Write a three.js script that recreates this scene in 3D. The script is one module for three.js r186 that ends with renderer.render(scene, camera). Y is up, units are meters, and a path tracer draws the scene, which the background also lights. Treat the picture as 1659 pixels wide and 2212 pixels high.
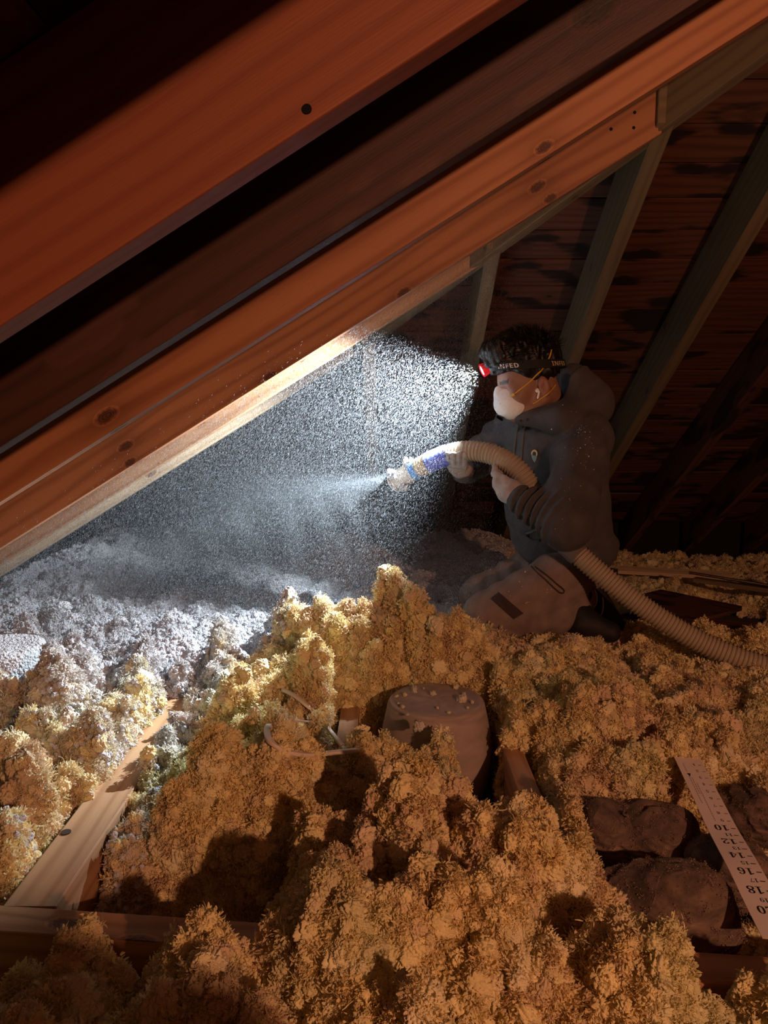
import * as THREE from 'three';
import { mergeGeometries, mergeVertices } from 'three/addons/utils/BufferGeometryUtils.js';

// ------------------------------------------------------------------ camera, light, exposure
const W = 1659, H = 2212, FOCAL = 1664, EYE = 0.8, PITCH = THREE.MathUtils.degToRad(7.5);
const scene = new THREE.Scene();
scene.background = new THREE.Color(0x000000);
const camera = new THREE.PerspectiveCamera(THREE.MathUtils.radToDeg(2 * Math.atan(H / 2 / FOCAL)), W / H, 0.02, 60);
camera.position.set(0, EYE, 0);
camera.rotation.x = -PITCH;
const renderer = new THREE.WebGLRenderer();
renderer.toneMapping = THREE.LinearToneMapping;
renderer.toneMappingExposure = 1.0;
renderer.shadowMap.enabled = true;

const WORK_AT = [1.35, 1.36, 1.5], WORK_COLOUR = [1, 0.455, 0.255], WORK_POWER = 13.5;
const HEAD_POWER = 25, HEAD_COLOUR = [0.82, 0.92, 1.0], HEAD_CONE = 50;

// ------------------------------------------------------------------ helpers
const V = (x, y, z) => new THREE.Vector3(x, y, z);
const lerp = (a, b, t) => a + (b - a) * t, clamp = (x, a, b) => Math.min(b, Math.max(a, x));
const smooth = (a, b, x) => { const t = clamp((x - a) / (b - a), 0, 1); return t * t * (3 - 2 * t); };
function rng(seed) { let s = seed >>> 0; return () => { s = (s + 0x6d2b79f5) | 0; let t = Math.imul(s ^ (s >>> 15), 1 | s); t = (t + Math.imul(t ^ (t >>> 7), 61 | t)) ^ t; return ((t ^ (t >>> 14)) >>> 0) / 4294967296; }; }
// the point that lies d metres ahead of the photographer on the sight line of a pixel of the photograph
function sight(px, py) { const a = (px - W / 2) / FOCAL, b = -(py - H / 2) / FOCAL, c = Math.cos(PITCH), s = Math.sin(PITCH); return V(a, b * c - s, -(b * s + c)); }
function at(px, py, d) { const r = sight(px, py); return r.multiplyScalar(d / -r.z).add(V(0, EYE, 0)); }

const PERM = new Uint8Array(512);
{ const r = rng(7), p = [...Array(256).keys()]; for (let i = 255; i > 0; i--) { const j = Math.floor(r() * (i + 1)); [p[i], p[j]] = [p[j], p[i]]; } for (let i = 0; i < 512; i++) PERM[i] = p[i & 255]; }
const grad = (h, x, y, z) => { h &= 15; const u = h < 8 ? x : y, v = h < 4 ? y : h === 12 || h === 14 ? x : z; return ((h & 1) ? -u : u) + ((h & 2) ? -v : v); };
function noise(x, y = 0, z = 0) {
  const X = Math.floor(x), Y = Math.floor(y), Z = Math.floor(z); x -= X; y -= Y; z -= Z;
  const u = x * x * x * (x * (x * 6 - 15) + 10), v = y * y * y * (y * (y * 6 - 15) + 10), w = z * z * z * (z * (z * 6 - 15) + 10);
  const A = PERM[X & 255] + (Y & 255), B = PERM[(X + 1) & 255] + (Y & 255), z0 = Z & 255;
  const AA = PERM[A & 511] + z0, AB = PERM[(A + 1) & 511] + z0, BA = PERM[B & 511] + z0, BB = PERM[(B + 1) & 511] + z0;
  return lerp(
    lerp(lerp(grad(PERM[AA & 511], x, y, z), grad(PERM[BA & 511], x - 1, y, z), u), lerp(grad(PERM[AB & 511], x, y - 1, z), grad(PERM[BB & 511], x - 1, y - 1, z), u), v),
    lerp(lerp(grad(PERM[(AA + 1) & 511], x, y, z - 1), grad(PERM[(BA + 1) & 511], x - 1, y, z - 1), u), lerp(grad(PERM[(AB + 1) & 511], x, y - 1, z - 1), grad(PERM[(BB + 1) & 511], x - 1, y - 1, z - 1), u), v), w);
}
function fbm(x, y, z, n = 4) { let s = 0, a = 0.5; for (let i = 0; i < n; i++) { s += a * noise(x, y, z); x = x * 2.03 + 3.1; y = y * 2.03 + 1.7; z = z * 2.03 + 5.3; a *= 0.5; } return s; }

const taken = new Map();
function numbered(name) { const n = taken.get(name) ?? 0; taken.set(name, n + 1); return n ? name + '_' + String(n).padStart(3, '0') : name; }
function shade(o) { o.castShadow = o.receiveShadow = true; return o; }
function thing(name, label, category, group, kind) {
  const o = new THREE.Group(); o.name = numbered(name); scene.add(o);
  if (label) o.userData.label = label;
  if (category) o.userData.category = category;
  if (group) o.userData.group = group;
  if (kind) o.userData.kind = kind;
  return o;
}
function part(name, geometry, material, parent, label) { const m = shade(new THREE.Mesh(geometry, material)); m.name = parent === scene ? numbered(name) : name + (parent.children.some((c) => c.name === name) ? '_' + String(parent.children.filter((c) => c.name.startsWith(name)).length).padStart(3, '0') : ''); parent.add(m); if (label) m.userData.label = label; return m; }
function solo(name, geometry, material, label, category, group, kind) {
  const m = part(name, geometry, material, scene);
  if (label) m.userData.label = label;
  if (category) m.userData.category = category;
  if (group) m.userData.group = group;
  if (kind) m.userData.kind = kind;
  return m;
}
function copies(name, geometry, material, list, parent, colours) {
  const m = new THREE.InstancedMesh(geometry, material, list.length);
  list.forEach((x, i) => m.setMatrixAt(i, x));
  if (colours) colours.forEach((c, i) => m.setColorAt(i, c));
  m.name = name; m.userData.kind = 'stuff'; shade(m); parent.add(m); return m;
}

// ------------------------------------------------------------------ signed distances and surface nets
const P3 = (v) => [v.x, v.y, v.z];
function capsule(p, a, b, ra, rb) {
  const bx = b[0] - a[0], by = b[1] - a[1], bz = b[2] - a[2], px = p[0] - a[0], py = p[1] - a[1], pz = p[2] - a[2];
  const t = clamp((px * bx + py * by + pz * bz) / (bx * bx + by * by + bz * bz), 0, 1);
  return Math.hypot(px - bx * t, py - by * t, pz - bz * t) - lerp(ra, rb, t);
}
function ellipsoid(p, c, r) {
  const x = (p[0] - c[0]) / r[0], y = (p[1] - c[1]) / r[1], z = (p[2] - c[2]) / r[2], k0 = Math.hypot(x, y, z);
  if (k0 < 1e-6) return -Math.min(...r);
  return k0 * (k0 - 1) / Math.hypot(x / r[0], y / r[1], z / r[2]);
}
const ball = (p, c, r) => Math.hypot(p[0] - c[0], p[1] - c[1], p[2] - c[2]) - r;
const smin = (a, b, k) => { const h = Math.max(k - Math.abs(a - b), 0) / k; return Math.min(a, b) - h * h * k * 0.25; };
const smax = (a, b, k) => -smin(-a, -b, k);
function nets(lo, hi, cell, f) {
  const n = [0, 1, 2].map((k) => Math.ceil((hi[k] - lo[k]) / cell) + 1), [nx, ny, nz] = n, g = new Float32Array(nx * ny * nz), p = [0, 0, 0];
  for (let z = 0, i = 0; z < nz; z++) for (let y = 0; y < ny; y++) for (let x = 0; x < nx; x++, i++) { p[0] = lo[0] + x * cell; p[1] = lo[1] + y * cell; p[2] = lo[2] + z * cell; g[i] = f(p); }
  const ids = new Int32Array(nx * ny * nz).fill(-1), pos = [], idx = [], at3 = (x, y, z) => x + nx * (y + ny * z);
  for (let z = 0; z < nz - 1; z++) for (let y = 0; y < ny - 1; y++) for (let x = 0; x < nx - 1; x++) {
    let inside = 0, sx = 0, sy = 0, sz = 0, c = 0; const v = [];
    for (let k = 0; k < 8; k++) { const q = g[at3(x + (k & 1), y + ((k >> 1) & 1), z + (k >> 2))]; v.push(q); if (q < 0) inside++; }
    if (inside === 0 || inside === 8) continue;
    for (const [a, b] of EDGES) if ((v[a] < 0) !== (v[b] < 0)) {
      const t = v[a] / (v[a] - v[b]);
      sx += lerp(a & 1, b & 1, t); sy += lerp((a >> 1) & 1, (b >> 1) & 1, t); sz += lerp(a >> 2, b >> 2, t); c++;
    }
    ids[at3(x, y, z)] = pos.length / 3;
    pos.push(lo[0] + (x + sx / c) * cell, lo[1] + (y + sy / c) * cell, lo[2] + (z + sz / c) * cell);
  }
  const quad = (a, b, c, d, flip) => { if (a < 0 || b < 0 || c < 0 || d < 0) return; flip ? idx.push(a, c, b, a, d, c) : idx.push(a, b, c, a, c, d); };
  for (let z = 1; z < nz - 1; z++) for (let y = 1; y < ny - 1; y++) for (let x = 1; x < nx - 1; x++) {
    const s = g[at3(x, y, z)] < 0;
    if (s !== g[at3(x + 1, y, z)] < 0) quad(ids[at3(x, y - 1, z - 1)], ids[at3(x, y, z - 1)], ids[at3(x, y, z)], ids[at3(x, y - 1, z)], !s);
    if (s !== g[at3(x, y + 1, z)] < 0) quad(ids[at3(x - 1, y, z - 1)], ids[at3(x - 1, y, z)], ids[at3(x, y, z)], ids[at3(x, y, z - 1)], !s);
    if (s !== g[at3(x, y, z + 1)] < 0) quad(ids[at3(x - 1, y - 1, z)], ids[at3(x, y - 1, z)], ids[at3(x, y, z)], ids[at3(x - 1, y, z)], !s);
  }
  const geo = new THREE.BufferGeometry(), nor = new Float32Array(pos.length), e = cell * 0.4;
  for (let i = 0; i < pos.length; i += 3) {
    const q = [pos[i], pos[i + 1], pos[i + 2]], d = [0, 1, 2].map((k) => { const a = q.slice(), b = q.slice(); a[k] += e; b[k] -= e; return f(a) - f(b); }), l = Math.hypot(...d) || 1;
    for (let k = 0; k < 3; k++) nor[i + k] = d[k] / l;
  }
  geo.setAttribute('position', new THREE.BufferAttribute(new Float32Array(pos), 3));
  geo.setAttribute('normal', new THREE.BufferAttribute(nor, 3));
  const uv = new Float32Array(pos.length / 3 * 2);
  for (let i = 0; i < pos.length / 3; i++) { uv[i * 2] = pos[i * 3] + pos[i * 3 + 2] * 0.7; uv[i * 2 + 1] = pos[i * 3 + 1] + pos[i * 3 + 2] * 0.3; }
  geo.setAttribute('uv', new THREE.BufferAttribute(uv, 2));
  geo.setIndex(idx);
  return geo;
}
const EDGES = [[0, 1], [2, 3], [4, 5], [6, 7], [0, 2], [1, 3], [4, 6], [5, 7], [0, 4], [1, 5], [2, 6], [3, 7]];
function paint(geo, f) {
  const p = geo.attributes.position, n = geo.attributes.normal, c = new Float32Array(p.count * 3);
  for (let i = 0; i < p.count; i++) { const q = f(p.getX(i), p.getY(i), p.getZ(i), n.getX(i), n.getY(i), n.getZ(i)); c[i * 3] = q[0]; c[i * 3 + 1] = q[1]; c[i * 3 + 2] = q[2]; }
  geo.setAttribute('color', new THREE.BufferAttribute(c, 3)); return geo;
}
const mix3 = (a, b, t) => [lerp(a[0], b[0], t), lerp(a[1], b[1], t), lerp(a[2], b[2], t)];

// ------------------------------------------------------------------ wood
function dataTexture(w, h, f, colour) {
  const d = new Uint8Array(w * h * 4);
  for (let y = 0, i = 0; y < h; y++) for (let x = 0; x < w; x++, i += 4) { const c = f(x, y); d[i] = clamp(c[0], 0, 1) * 255; d[i + 1] = clamp(c[1], 0, 1) * 255; d[i + 2] = clamp(c[2], 0, 1) * 255; d[i + 3] = 255; }
  const t = new THREE.DataTexture(d, w, h); t.wrapS = t.wrapT = THREE.MirroredRepeatWrapping; t.magFilter = t.minFilter = THREE.LinearFilter; if (colour) t.colorSpace = THREE.SRGBColorSpace; t.needsUpdate = true; return t;
}
// flat-sawn board: 2.4 m by 0.3 m; knots bend the grain round them
function wood(seed, pale, dark, knotColour, nKnots, stain, placed = [], w = 2048, h = 384) {
  const r = rng(seed), L = 2.4, B = 0.3, knots = [];
  for (let i = 0; i < nKnots; i++) knots.push([r() * L, r() * B, 0.005 + r() * 0.009]);
  knots.push(...placed);
  const bump = new Uint8Array(w * h * 4);
  const colour = dataTexture(w, h, (px, py) => {
    const u = px / w * L; let v = py / h * B, k = 0, ring = 0;
    for (const [ku, kv, kr] of knots) {
      const du = (u - ku) / 1.9, dv = v - kv, q = Math.hypot(du, dv) / kr;
      v += Math.sign(dv || 1) * kr * 1.1 * Math.exp(-q * 0.55);
      if (q < 1.7) { k = Math.max(k, smooth(1.7, 0.7, q + noise(u * 160, v * 160, seed) * 0.35)); ring = Math.sin(q * 16 + noise(u * 90, v * 90) * 3); }
      else k = Math.max(k, 0.3 * Math.exp(-(q - 1.7) * 0.5));
    }
    const wav = v * 62 + 2.2 * noise(u * 0.9 + seed, v * 7, seed) + 0.6 * noise(u * 3, v * 25, seed + 3);
    const g = Math.pow(0.5 + 0.5 * Math.sin(wav * 6.28 * 0.5), 2.2), fine = noise(u * 18, v * 900, seed) * 0.5 + noise(u * 40, v * 2400, seed) * 0.5;
    let c = mix3(pale, dark, clamp(g * 0.62 + fine * 0.2 + 0.15 * noise(u * 2, v * 12, seed + 9), 0, 1));
    c = mix3(c, knotColour, clamp(k * (0.8 + 0.2 * ring), 0, 1));
    if (stain) c = stain(c, u, v);
    const i = (py * w + px) * 4, b = clamp(0.6 - g * 0.25 + fine * 0.25 - k * 0.2, 0, 1) * 255; bump[i] = bump[i + 1] = bump[i + 2] = b; bump[i + 3] = 255;
    return c;
  }, true);
  const bt = new THREE.DataTexture(bump, w, h); bt.wrapS = bt.wrapT = THREE.MirroredRepeatWrapping; bt.magFilter = bt.minFilter = THREE.LinearFilter; bt.needsUpdate = true;
  for (const t of [colour, bt]) t.repeat.set(1 / L, 1 / B);
  return new THREE.MeshStandardMaterial({ map: colour, bumpMap: bt, bumpScale: 0.0008, roughness: 0.62 });
}
const PINE = wood(11, [0.78, 0.58, 0.40], [0.62, 0.41, 0.26], [0.30, 0.16, 0.10], 9);
const PINE_KNOTTY = wood(23, [0.73, 0.50, 0.34], [0.56, 0.335, 0.205], [0.26, 0.13, 0.08], 16);
const PALE = wood(37, [0.84, 0.74, 0.60], [0.74, 0.61, 0.46], [0.42, 0.27, 0.17], 4);
const RED = wood(29, [0.54, 0.305, 0.19], [0.46, 0.24, 0.145], [0.22, 0.10, 0.07], 0, undefined, [[1.93, 0.108, 0.0075], [0.6, 0.2, 0.006]]);
const MID = wood(41, [0.74, 0.58, 0.43], [0.61, 0.44, 0.30], [0.36, 0.21, 0.13], 5);
const DARK = wood(51, [0.29, 0.165, 0.115], [0.19, 0.105, 0.075], [0.11, 0.06, 0.04], 5, (c, u, v) => {
  const n = fbm(u * 4, v * 14, 4, 4), m = smooth(0.10, 0.2, n) * 0.55;
  return mix3(c, [0.36, 0.23, 0.18], m);
});
const BOARD = wood(67, [0.40, 0.25, 0.18], [0.27, 0.16, 0.11], [0.12, 0.07, 0.05], 8, (c, u, v) => mix3(c, [0.10, 0.07, 0.055], smooth(0.06, 0.2, fbm(u * 3, v * 9, 8, 4)) * 0.85));
const GREENISH = wood(83, [0.48, 0.41, 0.295], [0.385, 0.325, 0.235], [0.25, 0.18, 0.12], 4);

// board along +x of length len, height h (y, from 0 up), thickness t (z); ends cut plumb when the board is turned by slope
function timber(len, h, t, slope = 0, off = 0, cutA = true, cutB = true) {
  const k = Math.tan(slope) * h, s = new THREE.Shape(), b = 0.003;
  const A = cutA ? k : 0, B = cutB ? k : 0;
  s.moveTo(b, b); s.lineTo(len - b, b); s.lineTo(len + B - b, h - b); s.lineTo(A + b, h - b); s.closePath();
  const g = new THREE.ExtrudeGeometry(s, { depth: t - 2 * b, bevelEnabled: true, bevelThickness: b, bevelSize: b, bevelSegments: 2 }).translate(0, 0, -(t - 2 * b) / 2);
  const p = g.attributes.position, n = g.attributes.normal, uv = g.attributes.uv;
  for (let i = 0; i < p.count; i++) {
    const x = p.getX(i), y = p.getY(i), z = p.getZ(i);
    if (Math.abs(n.getX(i)) > 0.8) uv.setXY(i, off + z * 0.3, y); else if (Math.abs(n.getY(i)) > 0.6) uv.setXY(i, off + x, 0.11 + z); else uv.setXY(i, off + x, y + (off * 0.37) % 0.1);
  }
  return g;
}

// ------------------------------------------------------------------ the roof
const TAN = 0.612, SLOPE = Math.atan(TAN), HIP = 3.0;
const underA = (x) => 1.087 + TAN * x, underB = (d) => 1.087 + TAN * (HIP - d), RIDGE_X = 2.9, EAVE_X = -2.0, BASE = -0.16;
const DEEP = 0.184 / Math.cos(SLOPE);
function place(m, x, y, z, turn = 0) { m.position.set(x, y, z); m.rotation.y = turn; return m; }
// rafters of the left slope: distance ahead, where they stop, material, label
const RAFTERS = [
  [0.31, RIDGE_X, PINE, 'lit wooden rafter overhead, nearest of all, only its shadow reaching the next one', 0.6],
  [0.711, RIDGE_X, RED, 'broad orange-lit rafter across the top left, with a round bored hole and a dark knot', 0.2],
  [1.118, RIDGE_X, DARK, 'dark brown stained rafter with blotches, below the broad orange one with the bored hole', 0.9],
  [1.525, 1.49, PINE_KNOTTY, 'bright orange knotty rafter running unbroken to the upper right corner', 1.3],
  [2.22, 0.76, PINE_KNOTTY, 'knotty rafter with a plumb-cut end near the upper right, nail holes by the cut', 0.15],
  [2.68, 0.345, MID, 'pale rafter whose side catches the headlamp beam, its short cut end just above the dust', 0.5],
  [3.09, -0.06, PALE, 'farthest rafter of the left slope, hidden in the bright dust', 1.7],
];
RAFTERS.forEach(([d, end, mat, label, off], i) => {
  const x0 = -2.05, len = (end - x0) / Math.cos(SLOPE), t = thing('rafter', label, 'rafter');
  t.position.set(x0, underA(x0), -d - 0.021);
  t.rotation.z = SLOPE;
  const g = timber(len, 0.184, 0.042, SLOPE, off, true, true);
  part('board', g, mat, t);
  if (i === 1) {   // bored hole and knot on its face
    const hole = new THREE.CylinderGeometry(0.0043, 0.0043, 0.004, 20).rotateX(Math.PI / 2);
    const h = part('bored_hole', hole, new THREE.MeshStandardMaterial({ color: 0x050303, roughness: 1 }), t, 'black bored hole');
    const q = at(663, 236, d).sub(t.position).applyAxisAngle(V(0, 0, 1), -SLOPE); h.position.set(q.x, q.y, 0.0200);
  }
  if (i === 5) {   // red crayon line along the upper edge
    const q = at(203, 1053, d - 0.0).sub(t.position).applyAxisAngle(V(0, 0, 1), -SLOPE);
    part('crayon_mark', new THREE.BoxGeometry(0.19, 0.004, 0.0006), new THREE.MeshStandardMaterial({ color: 0x8a1420, roughness: 0.8 }), t, 'red crayon line').position.set(q.x, q.y, 0.0212);
  }
  if (i === 4) for (const [px, py] of [[1371, 243], [1369, 276], [1320, 279]]) {
    const q = at(px, py, d).sub(t.position).applyAxisAngle(V(0, 0, 1), -SLOPE);
    part('nail_head', new THREE.SphereGeometry(0.0045, 10, 6).scale(1, 1, 0.4), NAIL(), t).position.set(q.x, q.y, 0.0215);
  }
});
function NAIL() { return new THREE.MeshStandardMaterial({ color: 0x0c0807, roughness: 0.7, metalness: 0.4 }); }
{ // hip rafter in the corner where the two slopes meet
  const t = thing('hip_rafter', 'long thin hip rafter in the dark corner where the two roof slopes meet', 'rafter');
  const d0 = 5.02, x0 = HIP - d0, d1 = 0.1, run = (d0 - d1) * Math.SQRT2, rise = TAN * (d0 - d1), sl = Math.atan2(rise, run), len = Math.hypot(run, rise);
  const g = timber(len, 0.2, 0.045, 0, 0.3);
  const m = part('board', g, GREENISH, t);
  t.position.set(x0, underA(x0), -d0);
  m.rotation.set(0, Math.PI / -4, sl, 'YXZ');
}
// jack rafters of the back slope
[[-0.06, 'short jack rafter behind the dust, leftmost of the back slope', PALE], [0.36, 'greenish-brown jack rafter right above the worker\'s headlamp', GREENISH], [0.765, 'brighter jack rafter rising behind the worker\'s head', GREENISH], [1.17, 'wide brown jack rafter right of the worker\'s back', GREENISH], [1.58, 'dark jack rafter with a thin lit edge, second to the right of the worker', BOARD], [1.985, 'dark jack rafter at the right edge with its foot behind the metal pipe', BOARD], [2.39, 'jack rafter farthest right on the back slope', BOARD]].forEach(([x, label, mat], i) => {
  const dTop = Math.max(HIP - x - 0.03, 0.35), dLow = 5.0, len = (dLow - dTop) / Math.cos(SLOPE), t = thing('jack_rafter', label, 'rafter');
  t.position.set(x, underB(dLow), -dLow);
  const m = part('board', timber(len, 0.184, 0.05, SLOPE, 0.4 * i), mat, t);
  m.rotation.set(0, Math.PI / 2 * -1, SLOPE, 'YXZ');
  m.rotation.set(0, -Math.PI / 2, 0); m.rotateZ(SLOPE); m.rotation.order = 'XYZ';
  m.quaternion.setFromRotationMatrix(new THREE.Matrix4().makeBasis(V(0, Math.sin(SLOPE), Math.cos(SLOPE)), V(0, Math.cos(SLOPE), -Math.sin(SLOPE)), V(-1, 0, 0)));
});
// sheathing boards on both slopes, each a board of its own, under a roof slab
function slab(name, label, build) { const t = thing(name, undefined, undefined, undefined, 'structure'); build(t); return t; }
const PLANK_W = 0.143;
slab('ceiling_left', '', (t) => {
  const n = Math.ceil((RIDGE_X - EAVE_X) / Math.cos(SLOPE) / PLANK_W), r = rng(5);
  for (let i = 0; i < n; i++) {
    const s = (i + 0.5) * PLANK_W, x = EAVE_X + s * Math.cos(SLOPE), y = underA(x) + DEEP, zFar = -(HIP - x) - 0.1, zNear = 2.6, len = zNear - zFar;
    const g = new THREE.BoxGeometry(PLANK_W - 0.004, 0.019, len), uv = g.attributes.uv, p = g.attributes.position, o = r() * 3;
    for (let k = 0; k < p.count; k++) uv.setXY(k, p.getZ(k) + o, p.getX(k) + o * 0.3);
    const m = part('plank', g, BOARD, t); m.position.set(x, y + 0.011 + (r() - 0.5) * 0.003, (zNear + zFar) / 2); m.rotation.z = SLOPE;
  }
  const run = (RIDGE_X - EAVE_X + 0.3), m = part('roof_deck', new THREE.BoxGeometry(run / Math.cos(SLOPE), 0.05, 8), BOARD, t);
  m.position.set((RIDGE_X + EAVE_X) / 2, underA((RIDGE_X + EAVE_X) / 2) + DEEP + 0.06, -1.4); m.rotation.z = SLOPE;
});
slab('ceiling_back', '', (t) => {
  const d1 = 5.0, d0 = 0.1, n = Math.ceil((d1 - d0) / Math.cos(SLOPE) / PLANK_W), r = rng(6);
  for (let i = 0; i < n; i++) {
    const d = d1 - (i + 0.5) * PLANK_W * Math.cos(SLOPE), y = underB(d) + DEEP, x0 = HIP - d - 0.1, x1 = Math.min(2 * RIDGE_X - x0, 4.6), len = x1 - x0;
    if (len < 0.2) continue;
    const g = new THREE.BoxGeometry(len, 0.019, PLANK_W - 0.006), uv = g.attributes.uv, p = g.attributes.position, o = r() * 3;
    for (let k = 0; k < p.count; k++) uv.setXY(k, p.getX(k) + o, p.getZ(k) + o * 0.3);
    const m = part('plank', g, BOARD, t); m.position.set((x0 + x1) / 2, y + 0.011 + (r() - 0.5) * 0.004, -d); m.rotation.x = -SLOPE;
  }
  const m = part('roof_deck', new THREE.BoxGeometry(9.6, 0.05, (d1 - d0 + 0.3) / Math.cos(SLOPE)), BOARD, t);
  m.position.set(RIDGE_X, underB((d1 + d0) / 2) + DEEP + 0.065, -(d1 + d0) / 2); m.rotation.x = -SLOPE;
});
slab('ceiling_right', '', (t) => {
  const x1 = 4.6, m = part('roof_deck', new THREE.BoxGeometry((x1 - RIDGE_X) / Math.cos(SLOPE) + 0.1, 0.05, 8), BOARD, t);
  const xm = (x1 + RIDGE_X) / 2; m.position.set(xm, underA(2 * RIDGE_X - xm) + DEEP + 0.06, -1.4); m.rotation.z = -SLOPE;
});
const PLASTER = new THREE.MeshStandardMaterial({ color: 0x40362e, roughness: 1 });
{ const m = part('floor', new THREE.BoxGeometry(7.2, 0.02, 8.2), PLASTER, scene); m.position.set(1.3, BASE - 0.011, -1.2); m.userData.kind = 'structure'; }
{ const m = part('wall_front', new THREE.BoxGeometry(7.2, 3.6, 0.06), BOARD, scene); m.position.set(1.3, 1.6, 2.65); m.userData.kind = 'structure'; }
{ const m = part('wall_right', new THREE.BoxGeometry(0.06, 3.6, 8.2), BOARD, scene); m.position.set(4.63, 1.6, -1.3); m.userData.kind = 'structure'; }
{ const m = part('wall_left', new THREE.BoxGeometry(0.06, 0.6, 8.2), BOARD, scene); m.position.set(EAVE_X - 0.12, BASE + 0.1, -1.3); m.userData.kind = 'structure'; }
{ const m = part('wall_back', new THREE.BoxGeometry(7.2, 0.6, 0.06), new THREE.MeshStandardMaterial({ color: 0x1c130e, roughness: 1 }), scene); m.position.set(1.3, BASE + 0.1, -5.1); m.userData.kind = 'structure'; }

// ------------------------------------------------------------------ joists
function joist(label, x, w, z0, z1, mat, off) {
  const t = thing('ceiling_joist', label, 'joist'); t.position.set(x, -0.14, z1);
  const m = part('board', timber(z0 - z1, 0.14, w, 0, off), mat, t); m.rotation.y = -Math.PI / 2; return t;
}
const J1 = joist('pale joist at lower left with a round nail plug, ending at the cross beam', -0.578, 0.088, -1.16, -2.75, MID, 0.3);
part('nail_plug', new THREE.CylinderGeometry(0.0095, 0.0095, 0.0035, 20), new THREE.MeshStandardMaterial({ color: 0x4a3f3a, roughness: 0.6, metalness: 0.5 }), J1, 'round grey nail plug').position.set(-0.03, 0.1405, 1.37);
joist('short exposed joist just left of the round light cover, next to the white cable', -0.092, 0.05, -1.16, -2.55, MID, 1.1);
joist('exposed joist just right of the round light cover, dark gap beside it', 0.308, 0.046, -1.16, -2.6, MID, 0.7);
joist('joist mostly buried in yellow insulation below the corrugated hose', 0.716, 0.046, -1.8, -3.0, PINE, 0.1);
{ const t = thing('cross_beam', 'reddish cross beam at the bottom of the picture, partly buried under insulation', 'beam'); t.position.set(-0.95, -0.16, -1.165);
  t.rotation.y = -0.1; part('board', timber(2.2, 0.16, 0.062, 0, 0.5), PINE, t); }

// ------------------------------------------------------------------ loose insulation
const G = (x, d, [cx, cd, rx, rd, h, blunt]) => { const q = ((x - cx) / rx) ** 2 + ((d - cd) / rd) ** 2; return h * Math.exp(-(blunt ? q * q : q)); };
const BUMPS = [
  [0.055, 2.17, 0.075, 0.11, 0.13, 1], [0.06, 2.15, 0.12, 0.12, 0.08], [-0.10, 2.2, 0.14, 0.13, 0.17], [-0.27, 2.14, 0.15, 0.14, 0.12], [-0.44, 2.08, 0.08, 0.10, 0.05], [-0.485, 2.2, 0.035, 0.05, 0.09, 1], [0.2, 2.12, 0.12, 0.13, 0.09], [-0.13, 2.02, 0.09, 0.09, 0.05],
  [-0.8, 1.85, 0.2, 0.2, 0.09], [-0.62, 1.98, 0.06, 0.1, 0.05], [-0.72, 1.6, 0.14, 0.14, 0.03], [-0.9, 2.05, 0.12, 0.14, 0.04],
  [-0.24, 1.6, 0.10, 0.12, 0.05], [-0.33, 1.42, 0.09, 0.10, 0.05], [-0.3, 1.78, 0.1, 0.1, 0.05], [-0.2, 1.9, 0.1, 0.1, 0.06],
  [0.12, 1.2, 0.16, 0.12, 0.13], [0.26, 1.2, 0.08, 0.08, 0.04], [0.03, 1.15, 0.12, 0.08, 0.07], [0.0, 1.48, 0.1, 0.09, 0.05], [0.12, 1.42, 0.1, 0.07, 0.04],
  [-0.12, 0.98, 0.09, 0.06, 0.09], [0.03, 0.93, 0.10, 0.07, 0.06], [0.2, 0.93, 0.10, 0.06, 0.07], [0.37, 0.92, 0.05, 0.04, 0.03], [0.3, 0.9, 0.07, 0.06, 0.04], [-0.28, 1.0, 0.07, 0.05, 0.05],
  [0.5, 1.75, 0.12, 0.18, 0.05], [0.65, 1.95, 0.15, 0.15, 0.04], [0.42, 1.9, 0.1, 0.15, 0.05], [0.85, 1.75, 0.12, 0.12, 0.03], [0.5, 2.25, 0.2, 0.12, 0.02],
  [1.9, 3.5, 0.2, 0.2, 0.14], [1.5, 3.75, 0.12, 0.12, 0.08], [1.3, 3.9, 0.12, 0.1, 0.06], [1.72, 3.2, 0.2, 0.16, 0.06],
];
// [x0, x1, d0, d1, depth, soft]: where the photograph shows bare wood or a pit
const BARE = [
  [-0.63, -0.528, 0.9, 1.5, 0.17, 0.03], [-0.605, -0.535, 1.45, 2.08, 0.17, 0.02], [-0.135, -0.035, 1.6, 2.02, 0.24, 0.02], [0.275, 0.345, 1.22, 1.74, 0.22, 0.025], [-0.9, -0.2, 1.03, 1.2, 0.16, 0.04], [0.33, 0.95, 0.965, 1.12, 0.19, 0.03],
  [-0.04, 0.285, 1.70, 2.0, 0.22, 0.03], [0.17, 0.285, 1.42, 1.75, 0.22, 0.03], [-0.5, -0.17, 1.16, 1.3, 0.22, 0.05], [-0.1, 0.03, 1.3, 1.42, 0.14, 0.05], [0.42, 0.95, 1.1, 1.5, 0.17, 0.07],
  [0.70, 0.735, 1.95, 2.35, 0.08, 0.02], [0.62, 0.8, 1.45, 1.6, 0.1, 0.05], [0.85, 1.05, 1.4, 1.8, 0.1, 0.06], [1.0, 1.75, 2.7, 3.5, 0.1, 0.06],
];
const box = (x, d, [x0, x1, d0, d1, , s]) => smooth(x0 - s, x0 + s * 0.2, x) * smooth(x1 + s, x1 - s * 0.2, x) * smooth(d0 - s, d0 + s * 0.2, d) * smooth(d1 + s, d1 - s * 0.2, d);
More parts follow.
